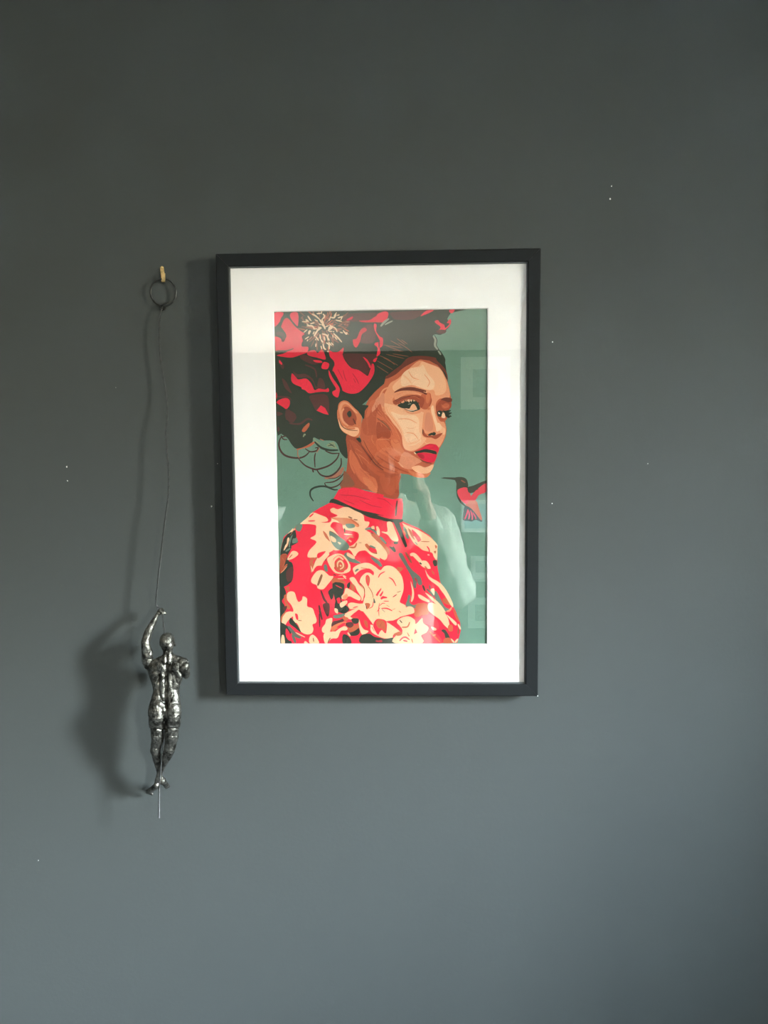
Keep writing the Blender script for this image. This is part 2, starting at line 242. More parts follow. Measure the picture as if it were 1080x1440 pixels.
ART = '''
D X 385.6,439 639,434 634,440 629,449 634.5,452 632,459 626,465 620,470.7 612,470 608.5,473 613,480 614,487 620,494 626,504 626,510 627,515 628,525 629,534 622,527 600,512 570,520 545,535 520,560 505,575 503,600 492,618 490.4,629 489,644 484,642.6 478,635 475,626 469,620 451,619 441,615 439,622 429,628 417,631 410,625 404,616 395,610 389,605.5 387,520
R s X 463,707.4 450,714 439,720.7 424,735.6 409.6,746 399,755 395,771 393.6,804 394,906 643,904 646,895 648,886.7 647,875 639.6,857 632,843.7 619,818.5 615,796 615,771 613,763.7 604,753 589,743 565.6,733 556,723 520,715 480,700
W A 720,75 1080,66 1080,100 930,135 780,150 740,120
W A 690,100 720,80 760,130 740,200 700,190
W A 860,220 960,170 1000,260 980,350 860,350 880,280
W A 690,455 900,455 1010,460 1010,500 960,560 920,660 860,630 780,590 710,510
W A 280,470 330,465 420,510 460,545 400,555 300,510
W A 215,620 260,650 330,645 400,690 430,760 480,780 540,790 440,800 410,730 350,680 250,680
W A 460,690 500,700 520,780 450,790
W A 370,860 440,840 540,850 560,960 550,1030 490,950 440,1000 400,930
W A 80,500 130,560 120,600 90,560
W A 110,690 150,720 190,800 200,830 140,780
W A 150,980 200,1000 240,1030 240,1080 150,1080
W A 60,860 110,855 180,865 200,900 170,880 100,875
W C 150,0 180,60 240,90 230,150 190,165 150,110
W L12 C 180,170 280,175 350,130 400,140
W C 65,60 120,80 70,100
W C 70,200 90,230 70,250
W L10 A 330,560 420,600 440,680
W B 140,60 400,45 520,40 420,90 330,130 180,130 140,100
P A 38,68 125,66 100,120 90,150 60,185 38,190
P A 195,68 262,68 262,190 230,165 190,110
P A 160,115 190,140 230,190 290,240 325,265 300,290 310,330 300,350 300,385 360,390 350,440 300,460 210,490 130,485 60,470 120,455 160,430 60,430 50,400 45,330 45,290 100,310 110,340 150,300 145,260 110,210 105,190 130,130
W L22 A 55,265 95,262 128,295 115,340
W L8 A 60,425 160,425 220,405
P A 355,435 420,420 450,450 490,410 520,470 520,510 440,490 360,470
P A 560,425 600,440 650,435 695,395 690,450 685,460 710,520 770,590 840,610 905,655 930,660 960,570 965,550 985,560 985,640 940,720 880,790 820,830 740,830 670,790 630,700 590,620 610,560 600,520 565,480
K L5 A 690,610 708,680 725,715
K L5 A 780,640 815,690 840,740
K L4 A 640,600 690,700
K L4 A 790,690 810,730
P A 555,610 590,680 640,750 660,790 655,830 640,870 600,850 590,815 625,790 590,730 560,670
D L13 A 592,620 640,715 680,800
P A 505,535 545,540 560,560 540,600 485,590
P A 410,515 480,520 490,540 430,535
P A 205,640 245,680 270,700 340,690 390,740 420,800 460,785 520,795 550,780 555,815 500,815 440,820 370,830 330,800 300,790 290,770 230,745 200,710
P A 90,890 150,875 185,900 180,950 150,980 120,960 80,935 60,915
P A 56,820 65,850 60,880 56,880
P s A 480,945 520,970 555,1035 510,1025 440,995
P A 85,515 110,540 110,560 85,540
P A 905,210 915,235 870,270 855,330 830,380 810,395 790,370 785,320 820,310 850,240 880,210
P A 985,170 1010,180 1005,240 1040,290 1070,310 1065,380 1040,400 1045,450 1015,480 1010,470 1020,400 990,370 1000,350 1040,340 1030,310 990,230
P A 980,510 1015,490 1000,530 980,530
P A 880,485 920,510 955,570 945,590 920,540
P A 725,130 780,100 780,120 740,140
P A 845,140 940,135 1000,100 1080,85 1080,150 1000,155 880,155
P B 0,85 60,55 105,60 105,100 80,140 0,150
P B 415,95 470,45 540,40 500,65 440,90
P B 690,38 740,36 715,70 690,60
P B 550,145 580,135 600,160 640,180 650,210 690,170 665,160 695,125 705,150 690,190 650,225 640,240 590,235 605,200 560,165
W B 560,240 610,225 660,235 640,262 590,262
D L7 B 20,330 20,400
S L13 B 35,195 70,155 115,120
S L9 B 75,180 110,160 150,142
S L13 B 538,290 556,325 552,375 578,415
D L5 B 545,275 570,325 566,375 590,412
S L10 B 582,425 608,465
N L4 B 60,370 250,400
N L4 B 130,330 230,385
N L4 B 190,310 270,370
N L4 B 200,350 270,390 335,440
N L4 B 90,380 220,425
N L4 B 230,320 290,362
N L4 B 150,420 250,432
N L4 B 20,470 110,510 170,560
N L4 B 60,490 200,565
N L4 B 0,520 150,605
N L4 B 90,460 260,500
N L4 B 150,455 300,480
N L4 B 0,570 110,640
N L7 A 515,321 514,370
T L7 A 702,218 747,243
T L7 A 570,114 582,67
N L6 A 690,219 725,204
T L7 A 332,229 262,212
N L6 A 543,109 589,37
T L7 A 550,385 555,433
N L6 A 416,304 366,344
N L7 A 670,197 710,213
T L7 A 416,96 361,54
E L6 A 556,202 622,175
E L7 A 472,181 418,124
N L6 A 508,239 524,274
E L5 A 482,273 440,335
N L7 A 591,150 634,125
E L6 A 695,177 741,180
E L5 A 640,189 686,176
E L7 A 398,291 365,324
N L6 A 638,142 678,122
E L6 A 504,307 514,365
N L6 A 552,145 565,104
N L5 A 342,204 297,196
N L5 A 327,97 269,47
N L5 A 421,319 387,387
E L6 A 434,194 376,202
E L7 A 561,81 574,14
T L5 A 528,135 538,87
T L7 A 562,179 597,175
E L7 A 710,150 754,151
N L5 A 462,259 439,295
T L7 A 691,239 747,271
N L7 A 627,237 665,239
T L5 A 461,196 390,206
E L5 A 461,253 415,307
E L5 A 521,178 565,118
N L5 A 488,317 484,365
N L7 A 511,169 517,134
E L6 A 408,203 361,196
T L5 A 483,392 498,440
N L7 A 465,190 420,166
T L6 A 538,180 592,133
N L6 A 581,212 626,230
E L5 A 532,229 545,266
T L7 A 447,215 380,204
T L5 A 580,255 610,299
T L5 A 514,295 516,351
T L7 A 547,129 545,60
N L5 A 646,169 694,166
N L5 A 454,190 401,152
T L6 A 508,262 505,306
N L6 A 429,273 399,319
T L5 A 370,154 311,147
N L5 A 573,297 592,351
E L7 A 497,265 501,322
N L6 A 473,113 459,53
E L6 A 631,220 681,220
T L7 A 514,153 524,81
N L6 A 330,221 263,213
N L6 A 681,113 740,62
N L6 A 508,264 524,308
N L5 A 525,236 559,277
E L5 A 486,380 484,414
T L6 A 602,220 651,236
T L7 A 573,261 639,308
T L6 A 549,181 605,159
E L7 A 418,88 402,45
E L7 A 379,159 323,160
N L8 A 300,110 330,170
N L8 A 320,200 400,215
N L8 A 540,75 545,115
N L7 A 660,150 740,160
N L9 A 560,290 650,350
N L7 A 640,190 700,200
N L8 A 600,110 650,75
N L7 A 690,90 720,92
N L8 A 440,330 445,420
N L8 A 600,360 590,310
N L7 A 540,330 600,390
N L7 A 480,280 500,260 490,230
N L9 A 470,140 520,160 545,190
N L7 A 390,220 440,215 470,180
N L7 A 700,150 735,195
N L7 A 310,100 290,120
N L7 A 430,90 455,120
N L7 A 610,150 640,170
N L7 A 560,240 620,290 650,310
N L7 A 340,120 380,170
N L7 A 400,150 450,160
N L7 A 650,130 690,160 720,140
V L9 A 355,95 385,140
V L9 A 335,130 365,150
V L9 A 345,190 395,190 418,218
V L13 A 365,270 372,245 385,238
V L10 A 430,270 450,230 480,200
V L10 A 415,290 440,240
V L11 A 470,130 500,170 522,222
V L9 A 395,75 430,95 470,130
V L8 A 440,75 480,70
V L9 A 500,75 515,100 490,130
V L9 A 565,105 605,112 625,80
V L8 A 620,135 680,147
V L8 A 640,115 690,100
V L8 A 560,180 585,195 620,215 635,250
V L10 A 545,235 590,205
V L9 A 600,260 640,300 680,345
V L9 A 690,232 722,268 727,248
V L9 A 490,265 535,280 550,330
V L9 A 470,270 480,320
V L9 A 480,320 502,350
V L9 A 500,355 510,400 530,415
V L9 A 530,350 557,368 560,412
V L8 A 540,430 555,436
V L8 A 510,290 520,330
V L8 A 430,290 460,330
V L7 A 300,150 350,150
V L7 A 662,250 690,257
V L7 A 480,380 490,410
V L8 A 380,170 420,160
V L6 A 484,78 489,42
V L6 A 551,267 546,296
V L6 A 592,274 597,305
V L6 A 453,145 421,131
V L6 A 352,225 316,253
V L6 A 551,302 562,332
V L6 A 553,242 591,241
V L6 A 445,217 408,221
V L6 A 634,92 658,84
V L6 A 596,248 606,241
V L6 A 391,144 361,107
V L6 A 609,291 635,323
V L6 A 358,318 349,336
V L6 A 603,100 630,62
V L6 A 577,348 601,374
V L6 A 555,140 570,124
V L6 A 434,356 431,390
V L6 A 368,186 344,169
V L6 A 549,217 584,199
V L6 A 507,161 487,124
V L6 A 553,341 581,378
V L6 A 668,135 683,106
V L6 A 483,180 461,171
V L6 A 518,203 555,186
V L6 A 490,210 454,221
V L6 A 428,313 435,327
V L6 A 507,194 486,175
V L6 A 553,209 579,189
V L6 A 488,165 465,128
V L6 A 367,291 329,317
V L6 A 481,213 448,237
V L6 A 489,210 452,200
V L6 A 418,242 405,270
V L6 A 558,141 572,107
T C 250,415 300,402 350,380 410,345 425,355 370,395 300,412 255,425
E C 510,690 620,650 680,590 700,600 660,670 560,700
G C 530,380 600,345 622,385 637,412 585,402
D L4 C 545,385 600,375
D L4 C 560,360 612,395
E L5 C 470,320 510,335
G L8 C 408,312 440,345 475,368
G L9 C 312,300 325,275 332,285
T C 365,165 370,195 330,250 300,245 315,210
M L11 C 110,290 85,340 85,400 120,460 180,490 270,500 330,480 372,440
M L7 C 100,280 122,320 162,325
M L8 C 150,290 110,300 
M L10 C 270,510 330,570 410,605 460,605 560,570 630,510 655,450
M L9 C 330,410 380,440 440,430 452,402 425,405
E L6 C 262,415 260,470 275,500
M L8 C 430,450 420,500 425,590
M L9 C 400,605 410,637
D L13 C 420,345 480,400 560,425 645,425
M L8 C 520,430 580,455 655,455
M L10 C 440,610 480,660 550,675 620,640 670,570 672,500
M L8 C 520,735 600,725 660,690 702,640
M L8 C 515,735 530,765 580,780 650,755 702,690
M L5 C 550,695 620,690 672,660
D L11 C 410,910 380,860 385,805 440,775 520,770 600,800 640,800
E L5 C 470,400 440,450
U X 487,612 505,615 530,640 562,664 561,680 560,700 545,700 520,690 500,688 479,688 486,668 489,640
T3 C 760,420 820,500 870,600 930,640 1000,700 1020,800 940,790 860,720 790,640 750,540
U3 C 750,330 800,350 880,430 960,540 1040,610 1080,640 1080,690 1000,650 900,560 830,470
U3 D 30,680 120,690 200,670 200,760 150,850 80,830 40,760
N C 700,620 760,680 800,760 690,770 660,760 690,700
T2 C 880,680 960,720 1010,790 1010,830 950,805 900,750
T L7 C 770,560 840,690 900,760
T L7 C 850,600 940,690
U L7 C 800,640 850,720 930,780
U L8 C 900,640 1000,690 1060,780
T s X 543,529 556.7,522 567,514.5 579,510 590.7,505 604,507 616,513.7 623,523 628.5,534 632,547 634.5,560 635,563 633.7,572 629,582 628.5,589 626,592 628,604 627,613 623.3,622 619,629 616.7,635 613.7,644 610,653 605.5,663.3 601,669.5 593.7,672 582,670 574,667 562,666 549,665.5 537,662 522,650 510,629 506,614 508,596 512,581 513,572 519,560 528,550 540,539.6
B B 80,680 150,620 230,560 300,490 420,475 550,490 570,520 640,590 670,660 672,720 650,640 600,590 560,550 500,520 410,508 330,545 250,590 180,650 100,690
SM B 130,730 200,690 300,600 400,520 480,545 590,585 640,660 680,760 690,870 600,880 560,930 560,1000 D 560,80 600,150 640,160 655,230 640,310 590,400 560,370 480,370 420,400 360,430 330,440 270,420 250,380 240,300 200,230 150,170 110,110 60,60 40,0 B 45,930 60,860 90,800
SL B 150,760 230,680 270,620 330,590 400,570 430,530 520,560 600,600 640,680 660,760 640,830 560,850 540,800 450,790 330,750 240,770 170,810
SH B 230,680 270,620 330,590 410,580 440,560 480,640 545,720 540,780 500,800 420,780 330,750 240,765
SL L8 B 240,650 300,700 330,740
SM L5 B 300,620 340,680 400,700
SM L5 B 450,650 500,720 480,770
SL B 45,920 110,930 210,960 280,1000 400,1000 465,1020 D 465,60 440,130 430,200 430,290 470,320 400,400 330,430 270,415 245,370 235,290 200,220 150,160 90,70 70,0
SH D 130,60 230,90 350,90 400,140 400,240 420,300 360,350 290,350 260,300 240,230 190,150
SM L5 D 200,130 300,130 380,170
SM L5 D 280,260 350,270 390,320
SH L6 D 300,380 360,370 420,330
U3 X 512,583 525,563 534,575 543,598 552,612 560,626 566,636 556,640 545,622 530,612 514,612 509,600
T3 D 0,60 60,110 130,190 190,260 220,320 150,330 80,300 0,290
U D 0,160 70,190 130,250 120,310 50,300 0,310
N L8 D 0,120 80,180 130,240
T2 D 130,330 200,330 235,400 260,440 250,500 200,470 150,400
T3 D 0,320 90,330 150,410 230,490 200,560 100,500 0,420
U L9 D 0,480 90,540 200,600 300,640
T L9 D 0,430 90,490 200,560
U L7 D 80,430 150,500 240,560
NS D 260,440 380,500 430,530 360,570 330,610 240,590 210,540
U L8 D 0,560 90,600 200,640
SL L5 D 200,540 250,585
SL D 330,590 400,570 460,590 540,560 510,630 450,650 370,630
T2 D 290,610 370,640 450,655 510,640 480,680 430,688 350,675
U L14 C 860,370 920,450 960,530 1020,590 1080,630
U L10 D 0,625 80,645 150,658 215,652
B L8 C 820,310 870,385 930,470 1000,560 1075,615
NS A 1040,850 1080,830 1080,960 1040,930 1000,980 960,1010 980,920
SM L9 B 20,870 60,800 120,770
T3 A 930,960 960,900 1000,900 970,960 940,1040 910,1060
B B 165,820 220,785 320,770 400,785 465,805 450,825 380,812 300,797 230,803
T2 B 160,870 230,825 320,805 400,820 460,840 510,840 515,900 500,960 470,985 420,970 380,900 260,880 190,930 150,915
U B 150,910 200,880 300,850 380,850 440,880 445,930 420,960 390,920 340,890 260,895 200,935
B L9 B 170,905 240,870 340,860 400,890
U L12 B 500,850 512,900 495,955
WH B 265,965 310,945 350,925 385,950 388,985 340,1000 300,992
D B 200,950 240,930 270,910 340,905 390,930 405,970 390,985 370,955 330,930 322,962 300,980 265,968 230,968
D L7 B 230,975 280,992 330,1003 400,985
B L4 B 290,1000 320,1015 370,1010
D L6 B 340,905 352,880
D L6 B 370,915 388,890
D L6 B 390,930 402,912
D L6 B 270,915 262,895
D L6 B 235,935 222,915
V L7 B 300,905 304,888
V L6 B 325,900 328,890
WH L9 B 315,935 322,928
V L5 B 345,908 355,898
B B 610,890 650,870 710,880 710,910 680,915 640,888 600,920
U B 590,920 640,890 705,915 700,970 650,985 600,990 565,990 570,950
T2 B 640,920 690,930 690,960 650,970
D s2 D 572,78 580,55 600,48 618,60 624,85 612,105 590,108 577,98
WH L12 D 596,66 599,74
WH D 622,88 640,90 650,100 645,122 628,118 618,105
U D 600,112 628,122 645,130 640,155 612,145
SL L6 D 605,60 650,120
D L8 D 640,72 670,62 702,48
D L8 D 648,82 680,82 710,70
D L8 D 655,95 685,102 708,104
D L8 D 655,100 690,118
D D 610,50 640,62 665,70 670,95 650,95 635,75
T2 D 500,20 470,60 450,130 435,210 440,260 480,285 530,270 560,220 545,150 530,80
SM D 510,30 530,80 550,150 580,200 600,240 540,250 500,240 480,180 480,90
SH D 535,0 545,60 560,120 575,170 560,190 535,120 515,50
SL D 580,180 620,200 650,230 640,280 600,250
U D 435,235 450,262 455,285 485,300 500,285 540,300 560,320 600,290 620,265 585,270 550,285 520,300 480,292 445,290 432,262
D D 490,275 530,253 560,262 550,285 530,280 510,287
SM L6 D 545,335 600,330
P2 D 380,430 420,410 480,370 520,365 560,375 585,400 585,440 565,440 520,420 450,425
D D 362,440 400,430 460,415 520,425 565,440 560,472 520,455 450,445 400,455 372,458
P2 D 380,460 440,450 520,460 565,470 555,520 520,545 470,535 420,510
K D 385,465 440,470 450,500 420,505
B L6 D 410,512 450,535 520,550
U L6 D 460,550 520,556
V L7 D 352,446 372,463
P D 440,400 500,378 540,385 500,400
SM J 160,300 260,245 360,212 480,228 600,280 620,330 440,265 300,282 180,345
T J 560,275 690,240 716,320 690,420 650,490 570,475 600,400 600,330
T2 J 640,270 690,250 700,330 670,400 640,380
U J 135,392 200,350 300,300 440,270 540,280 612,332 602,420 560,475 520,390 440,345 300,352 220,402 180,425
B L9 J 180,380 300,320 440,290 560,320
T L8 J 400,300 480,300 540,340
B J 148,242 220,192 340,180 390,155 470,160 540,190 638,206 620,225 652,256 640,270 560,236 470,212 340,206 240,216
SL L6 J 600,225 640,235 660,225
SL J 215,450 300,470 340,500 430,530 540,505 560,520 540,560 430,580 330,560 250,500
SM J 300,500 345,515 430,540 540,505 560,520 540,550 430,566 350,545
D J 212,422 260,400 320,395 380,395 400,368 470,366 520,396 548,470 532,502 500,484 480,430 442,410 410,440 390,470 330,478 270,472 215,446
SL J 385,482 410,442 440,412 470,422 500,482 470,502 420,507 340,488 340,476
SM L6 J 345,482 400,500 460,500
S L9 J 365,418 385,410 412,406
D L7 J 300,482 350,505 430,520 490,502 545,492
D L4 J 430,510 445,532
D L4 J 400,512 402,528
D L4 J 470,505 488,520
SH L14 J 372,340 382,385
V L7 J 408,358 418,380
V L7 J 448,348 456,374
D L6 J 345,345 335,385
D L5 J 400,350 395,372
D L5 J 435,345 430,370
D L6 J 482,352 474,376
D L6 J 520,388 535,402
U J 798,430 870,350 960,370 1022,380 1012,470 960,500 860,512 800,542 788,480
T J 880,440 940,400 990,420 980,470 900,480
T2 L6 J 870,420 930,460 990,430
B J 868,342 920,314 1000,318 1032,360 980,386 930,368
D J 808,532 850,508 888,540 886,580 850,606 814,582
WH L15 J 828,538 846,562
D J 888,508 940,512 1002,494 970,528 1022,545 982,560 1028,600 970,612 930,592 918,540
S L5 J 985,575 1005,592
SH J 892,542 918,552 926,600 892,622 872,608
T J 830,612 880,632 922,622 926,660 890,682 850,660
U L7 J 835,620 880,650 915,650
SM J 600,560 660,500 720,540 750,680 780,760 740,850 640,860 590,800
NS J 640,560 690,540 720,600 745,700 740,800 680,830 620,800 620,680
SH J 735,430 760,480 775,600 800,690 840,700 880,760 860,800 800,830 785,760 760,680 730,560 715,480
U J 583,800 600,800 630,870 680,900 740,892 780,902 830,872 892,850 842,912 780,945 720,922 640,916 588,880
D J 668,886 710,850 770,848 782,880 750,892 710,872 690,892
D2 L7 J 590,800 592,872
SL L8 J 600,950 640,1010 700,1000
SH L9 J 520,900 560,960 540,1010
SM L8 I 460,120 500,230 590,340 680,480 712,600
T2 L11 I 415,150 470,300 570,420 650,560 690,700
U L10 I 330,330 430,350 520,450 560,560
T2 L6 I 380,380 402,430
T2 L8 I 250,560 250,640 300,720
SM L5 I 330,632 450,620 525,640
T2 L7 I 440,700 490,760 560,700
T L9 I 340,700 420,800 560,880 680,920
SM L6 I 650,980 730,1042
SM L6 I 700,870 760,900 740,960
B L8 I 120,640 200,800 320,960 430,1060
B L6 I 200,840 300,960 380,1040
T2 L5 I 50,850 140,920 230,1020
T2 L6 I 0,760 100,830
T L7 I 190,300 180,420 200,560
T L7 I 230,120 260,250 330,300
U L8 I 300,100 330,220 400,280
T2 L6 I 320,60 350,160 420,250
T L7 I 560,620 600,680 680,660
SL L5 I 780,520 900,520
SM L4 I 760,440 850,460 930,430
SM L5 I 800,620 840,680 930,640
T2 L5 M 470,740 560,810 640,880
T L6 M 380,530 470,600 560,700
U L7 M 420,520 520,600 640,760
T2 L6 M 420,700 480,780 540,900
T2 L6 M 560,1010 640,1060
T L6 M 350,600 380,720 370,840
T L7 M 620,120 600,240 620,400 560,520
T2 L5 M 690,450 680,520 720,560
T2 A 640,990 650,930 690,900 740,910 800,970 850,1010 C 850,50 870,100 860,200 850,290 800,300 740,280 680,240 650,170 635,100 637,40
SM A 650,985 665,930 700,910 740,925 790,975 A 830,1020 800,1010 750,950 700,935 675,980 A 665,1040
U C 690,60 700,20 740,15 800,70 820,130 790,190 730,180 690,130
D C 728,75 758,50 772,92 748,115
B L9 C 785,125 812,180
SM L13 C 700,30 672,80 690,150 740,195
SL C 650,130 680,190 740,210 830,210 842,260 800,297 740,275 680,235 655,190
T2 C 690,190 740,212 800,212 800,225 740,225
N L6 C 650,120 680,195 740,230 830,240
D C 800,0 930,0 900,50 890,130 860,90 830,50
D C 815,318 850,308 865,340 850,350
P s C 600,885 650,800 700,783 800,780 900,810 1000,832 1080,850 D 60,870 150,892 215,882 235,910 240,1000 F 235,100 240,195 230,215 100,195 0,165 E 1050,175 900,130 800,95 700,55 640,25
K L4 C 660,850 800,860 950,900
K L4 C 850,900 960,950 1060,970
K L4 D 0,880 80,900 150,960
K L4 C 700,900 800,940
K L6 D 235,910 240,1000
D E 560,45 600,8 720,60 850,115 960,140 1080,170 F 0,163 120,200 240,205 230,235 150,233 0,210 E 1080,215 950,190 850,145 700,85 600,52
D L11 F 192,25 186,90 178,175
D s F 158,232 212,235 290,460 270,475 235,400
P F 160,60 240,10 240,190 180,180
D L10 F 192,25 186,90 178,175
D E 240,310 230,400 195,430 200,480 160,560 190,620 215,680 200,800 90,840 92,600 110,480 140,380 190,320
W E 150,640 210,650 210,740 130,760 110,720
T E 100,545 160,540 130,620 98,650
T L9 E 110,690 160,630
C L12 E 175,390 150,440 140,480
C L9 E 190,325 235,295
G2 E 245,260 290,240 305,270 280,320 240,300
G2 E 200,400 240,370 260,410 210,440
G2 L10 E 190,480 145,510
G2 L10 E 225,340 190,400 180,470
C E 190,530 215,505 255,515 258,545 210,580 160,588
T L10 E 205,545 182,575
T E 145,860 180,840 175,890
D N 150,360 210,290 245,280 235,380 200,460 150,530 120,600 98,600 110,500
D N 245,440 300,255 335,262 340,335 300,352 362,382 360,412 262,462
G2 N 290,350 340,360 365,385 350,412 280,420
C N 205,350 228,335 235,370 205,450 165,522 148,525 170,460 195,420
SM L7 N 220,420 195,480
U N 108,598 205,600 180,690 125,862 94,880 94,700
T L8 N 120,640 160,700 130,790
D N 90,900 190,790 240,700 292,762 282,980 180,1042 90,1080
W N 190,850 292,775 282,965 205,1002
SM L9 N 108,870 150,830 200,770
C N 250,575 290,540 372,572 340,622 240,668 208,662
T L12 N 228,650 280,592
C L9 N 215,275 255,240 290,195
T L6 N 250,300 300,220 340,160
C E 285,245 350,190 400,140 480,165 560,190 640,170 580,140 570,110 600,95 640,110 690,90 740,90 800,120 880,160 895,220 940,230 930,270 900,300 960,340 1000,400 1080,480 1080,620 1040,590 950,540 900,500 830,520 800,560 760,500 700,490 620,500 560,470 540,400 500,320 440,280 430,260 370,250 300,250
C E 440,270 510,270 560,260 600,300 580,420 600,490 560,520 480,570 430,640 395,700 385,620 430,570 355,565 370,500 440,420 380,385 430,350
R L8 E 370,185 410,150
R L7 E 360,222 425,218
R E 480,232 540,225 545,200 500,160 540,165 580,200 560,235
T2 E 570,190 680,190 760,200 840,250 830,280 760,250 680,262 640,220
R E 570,270 600,230 680,250 700,300 830,330 830,400 760,460 700,420 640,350 600,300
T E 500,315 535,345 565,410 560,412 520,370
N E 560,315 620,340 710,420 690,430 600,370
G2 E 560,320 620,350 700,400 750,460 720,500 640,490 590,440 570,390
G2 E 715,250 790,250 802,280 740,290
C E 570,360 620,390 620,422 580,410
C E 640,420 672,430 660,445
C L6 E 700,345 780,352
C L6 E 720,290 830,312
T2 L9 E 730,390 760,370 790,380
C L9 E 745,400 770,420
T L10 E 750,470 800,470 820,430
N L8 E 740,180 778,195
N L7 E 790,205 830,212
T L10 E 760,200 800,230 840,260
D L8 E 705,290 708,330
G2 L14 E 900,300 960,295 1020,350
N L9 E 960,340 975,360
T E 960,340 1010,350 1060,410 1080,460 1040,430 970,370
C E 958,275 985,268 990,300 965,295
C E 1008,272 1040,320 1020,322 1008,300
U E 900,440 930,450 1020,510 1010,535 960,520 920,480
R E 930,480 990,475 1010,515 960,518
G2 L11 E 945,455 1000,480
R E 830,520 890,505 930,560 940,610 870,610 850,590
G2 E 700,540 740,520 800,580 860,620 800,620 720,590
G2 E 950,560 1020,590 1060,640 1000,620
C E 735,520 800,560 790,582 730,550
R E 1040,560 1080,580 1080,650 1050,620
R E 530,600 560,550 620,520 620,560 575,620 600,700 545,690
C E 540,590 560,560 640,530 700,550 750,620 760,690 700,720 620,715 570,660
G2 E 510,640 535,640 545,700 515,690
R s2 E 600,580 660,545 715,590 740,650 700,705 630,700 600,650
C L12 E 605,660 605,600 650,560 695,590
T s2 E 625,610 660,580 700,615 720,660 690,695 640,690 615,650
C L9 E 640,660 640,620 665,600 690,625 690,660 660,680
C L8 E 660,640 675,650
R L6 E 655,625 680,635
C L8 E 700,700 750,670 755,630
D L5 E 520,600 530,570
D L5 E 600,730 625,738
R L7 E 515,700 560,745
T E 385,575 430,580 400,680 385,650
C E 400,680 430,610 480,560 540,520 560,540 510,600 470,670 400,700
R E 410,700 440,650 500,650 470,690
C E 390,770 440,700 500,690 560,740 600,750 540,830 500,870 450,860 440,830 395,810
N E 480,730 497,745 462,830 445,822
R N 660,590 700,560 790,545 700,640 660,640
T N 555,650 620,640 660,640 600,760 570,880 545,760
R N 600,690 640,650 600,740
C N 560,760 575,860 590,830
G2 L7 O 470,330 500,312 560,322 640,350 670,405
D2 L6 O 560,322 600,320 620,350
D L8 O 548,385 575,370 590,390
N L6 O 370,522 415,522
T O 465,560 500,535 540,600 520,625
T E 600,760 700,790 700,815 590,815
C L8 E 690,740 720,770
D E 590,815 695,815 700,880 680,940 660,1000 620,980
R L5 E 620,830 680,860
D E 550,890 590,860 600,930 580,970 560,930
D E 730,820 760,800 750,860 730,850
W L13 E 480,880 510,960 540,1000
W G 500,470 560,465 560,560 540,590 510,530
W L13 G 462,480 475,550 492,620
W L9 G 465,560 470,690
D E 620,980 660,960 700,1010 740,1040 740,1080 620,1080
P E 630,960 660,950 665,1000 640,990
D G 620,480 680,510 730,490 745,530 700,560 640,540 610,520
C Q 290,42 290,-18 400,-78 520,-88 620,-38 700,22 760,-38 850,-48 940,2 1030,120 1055,300 1010,450 1000,510 1080,555 1080,640 990,740 860,795 780,800 900,830 1000,900 1010,945 900,1000 880,1050 760,1056 640,1010 560,950 540,850 590,850 480,700 440,640 440,500 470,400 440,300 390,220 330,120
R Q 310,110 330,80 400,20 480,0 540,0 600,50 592,100 540,62 470,66 400,140 380,220 345,150
G2 Q 310,40 340,0 375,5 340,40
T L8 Q 400,-20 440,-10 500,-5
R Q 480,112 515,96 542,150 530,240 512,262 482,200
T Q 495,130 525,120 530,180 510,240
U L9 Q 512,262 570,350 592,440
C Q 230,150 300,128 370,230 450,320 445,440 412,485 350,340 290,240
U L12 Q 380,205 450,290 462,380
R L8 Q 455,400 440,500
T Q 245,240 300,240 322,330 270,330
R Q 310,250 345,330 412,440 395,475 320,360
C Q 170,300 210,300 330,370 402,440 380,482 300,450 200,420 130,462 108,420 150,370
SM Q 130,425 190,380 205,430 160,470
R Q 200,435 240,420 300,450 385,492 350,525 260,495 205,515
C Q 100,510 190,480 190,530 112,590 82,550
C Q 205,545 260,512 380,530 465,530 482,600 440,625 380,592 300,605 240,612
R L12 Q 285,592 360,572
R L6 Q 210,640 300,620
C Q 150,702 240,642 380,590 462,650 380,642 300,700 240,722 300,765 220,762
R Q 250,722 330,652 382,622 445,700 402,742 300,744
T L6 Q 270,735 370,735
R Q 400,752 462,730 545,830 540,965 500,940 440,850
T Q 450,785 500,800 510,900 470,860
C Q 380,770 402,850 450,920 522,950 440,1002 400,960 370,830
T Q 468,525 542,530 530,590 490,612
D L8 Q 488,560 490,612
WH L6 Q 440,530 470,560 478,600
R L10 Q 592,500 580,570 530,602
S2 Q 600,440 628,512 598,515
R s Q 630,400 655,355 712,290 716,312 680,370 655,418
R s Q 685,405 742,330 742,365 708,425
R s Q 700,442 740,412 805,430 802,446 745,452 712,470
R L10 Q 750,490 830,492
R L9 Q 690,520 676,600 680,720
R L9 Q 692,560 730,526 772,525
R L15 Q 715,602 800,602 882,640
T L6 Q 880,622 932,605
G2 L7 Q 722,612 772,660
T L5 Q 790,550 842,578
R L9 Q 650,655 692,592
R L14 Q 668,135 700,80 772,40
R L14 Q 830,130 890,170 940,262
K L12 Q 890,430 950,390
B L7 Q 950,360 1012,340
T L8 Q 980,642 1030,672
R Q 595,840 628,780 680,760 792,800 788,975 742,950 722,930 690,960 662,1002 600,900
T Q 640,800 700,772 770,820 778,950 722,905 680,905 645,860
N L5 Q 690,880 720,820
R Q 790,800 920,790 962,860 1032,925 1022,965 920,890 840,832
R L6 Q 600,850 545,820 480,700
T Q 910,985 1000,950 1032,960 980,1012 915,1015
T L8 Q 570,880 610,950
C L10 Q 60,110 120,95 180,120
C L9 Q 50,150 150,150
R L8 Q 20,120 140,100
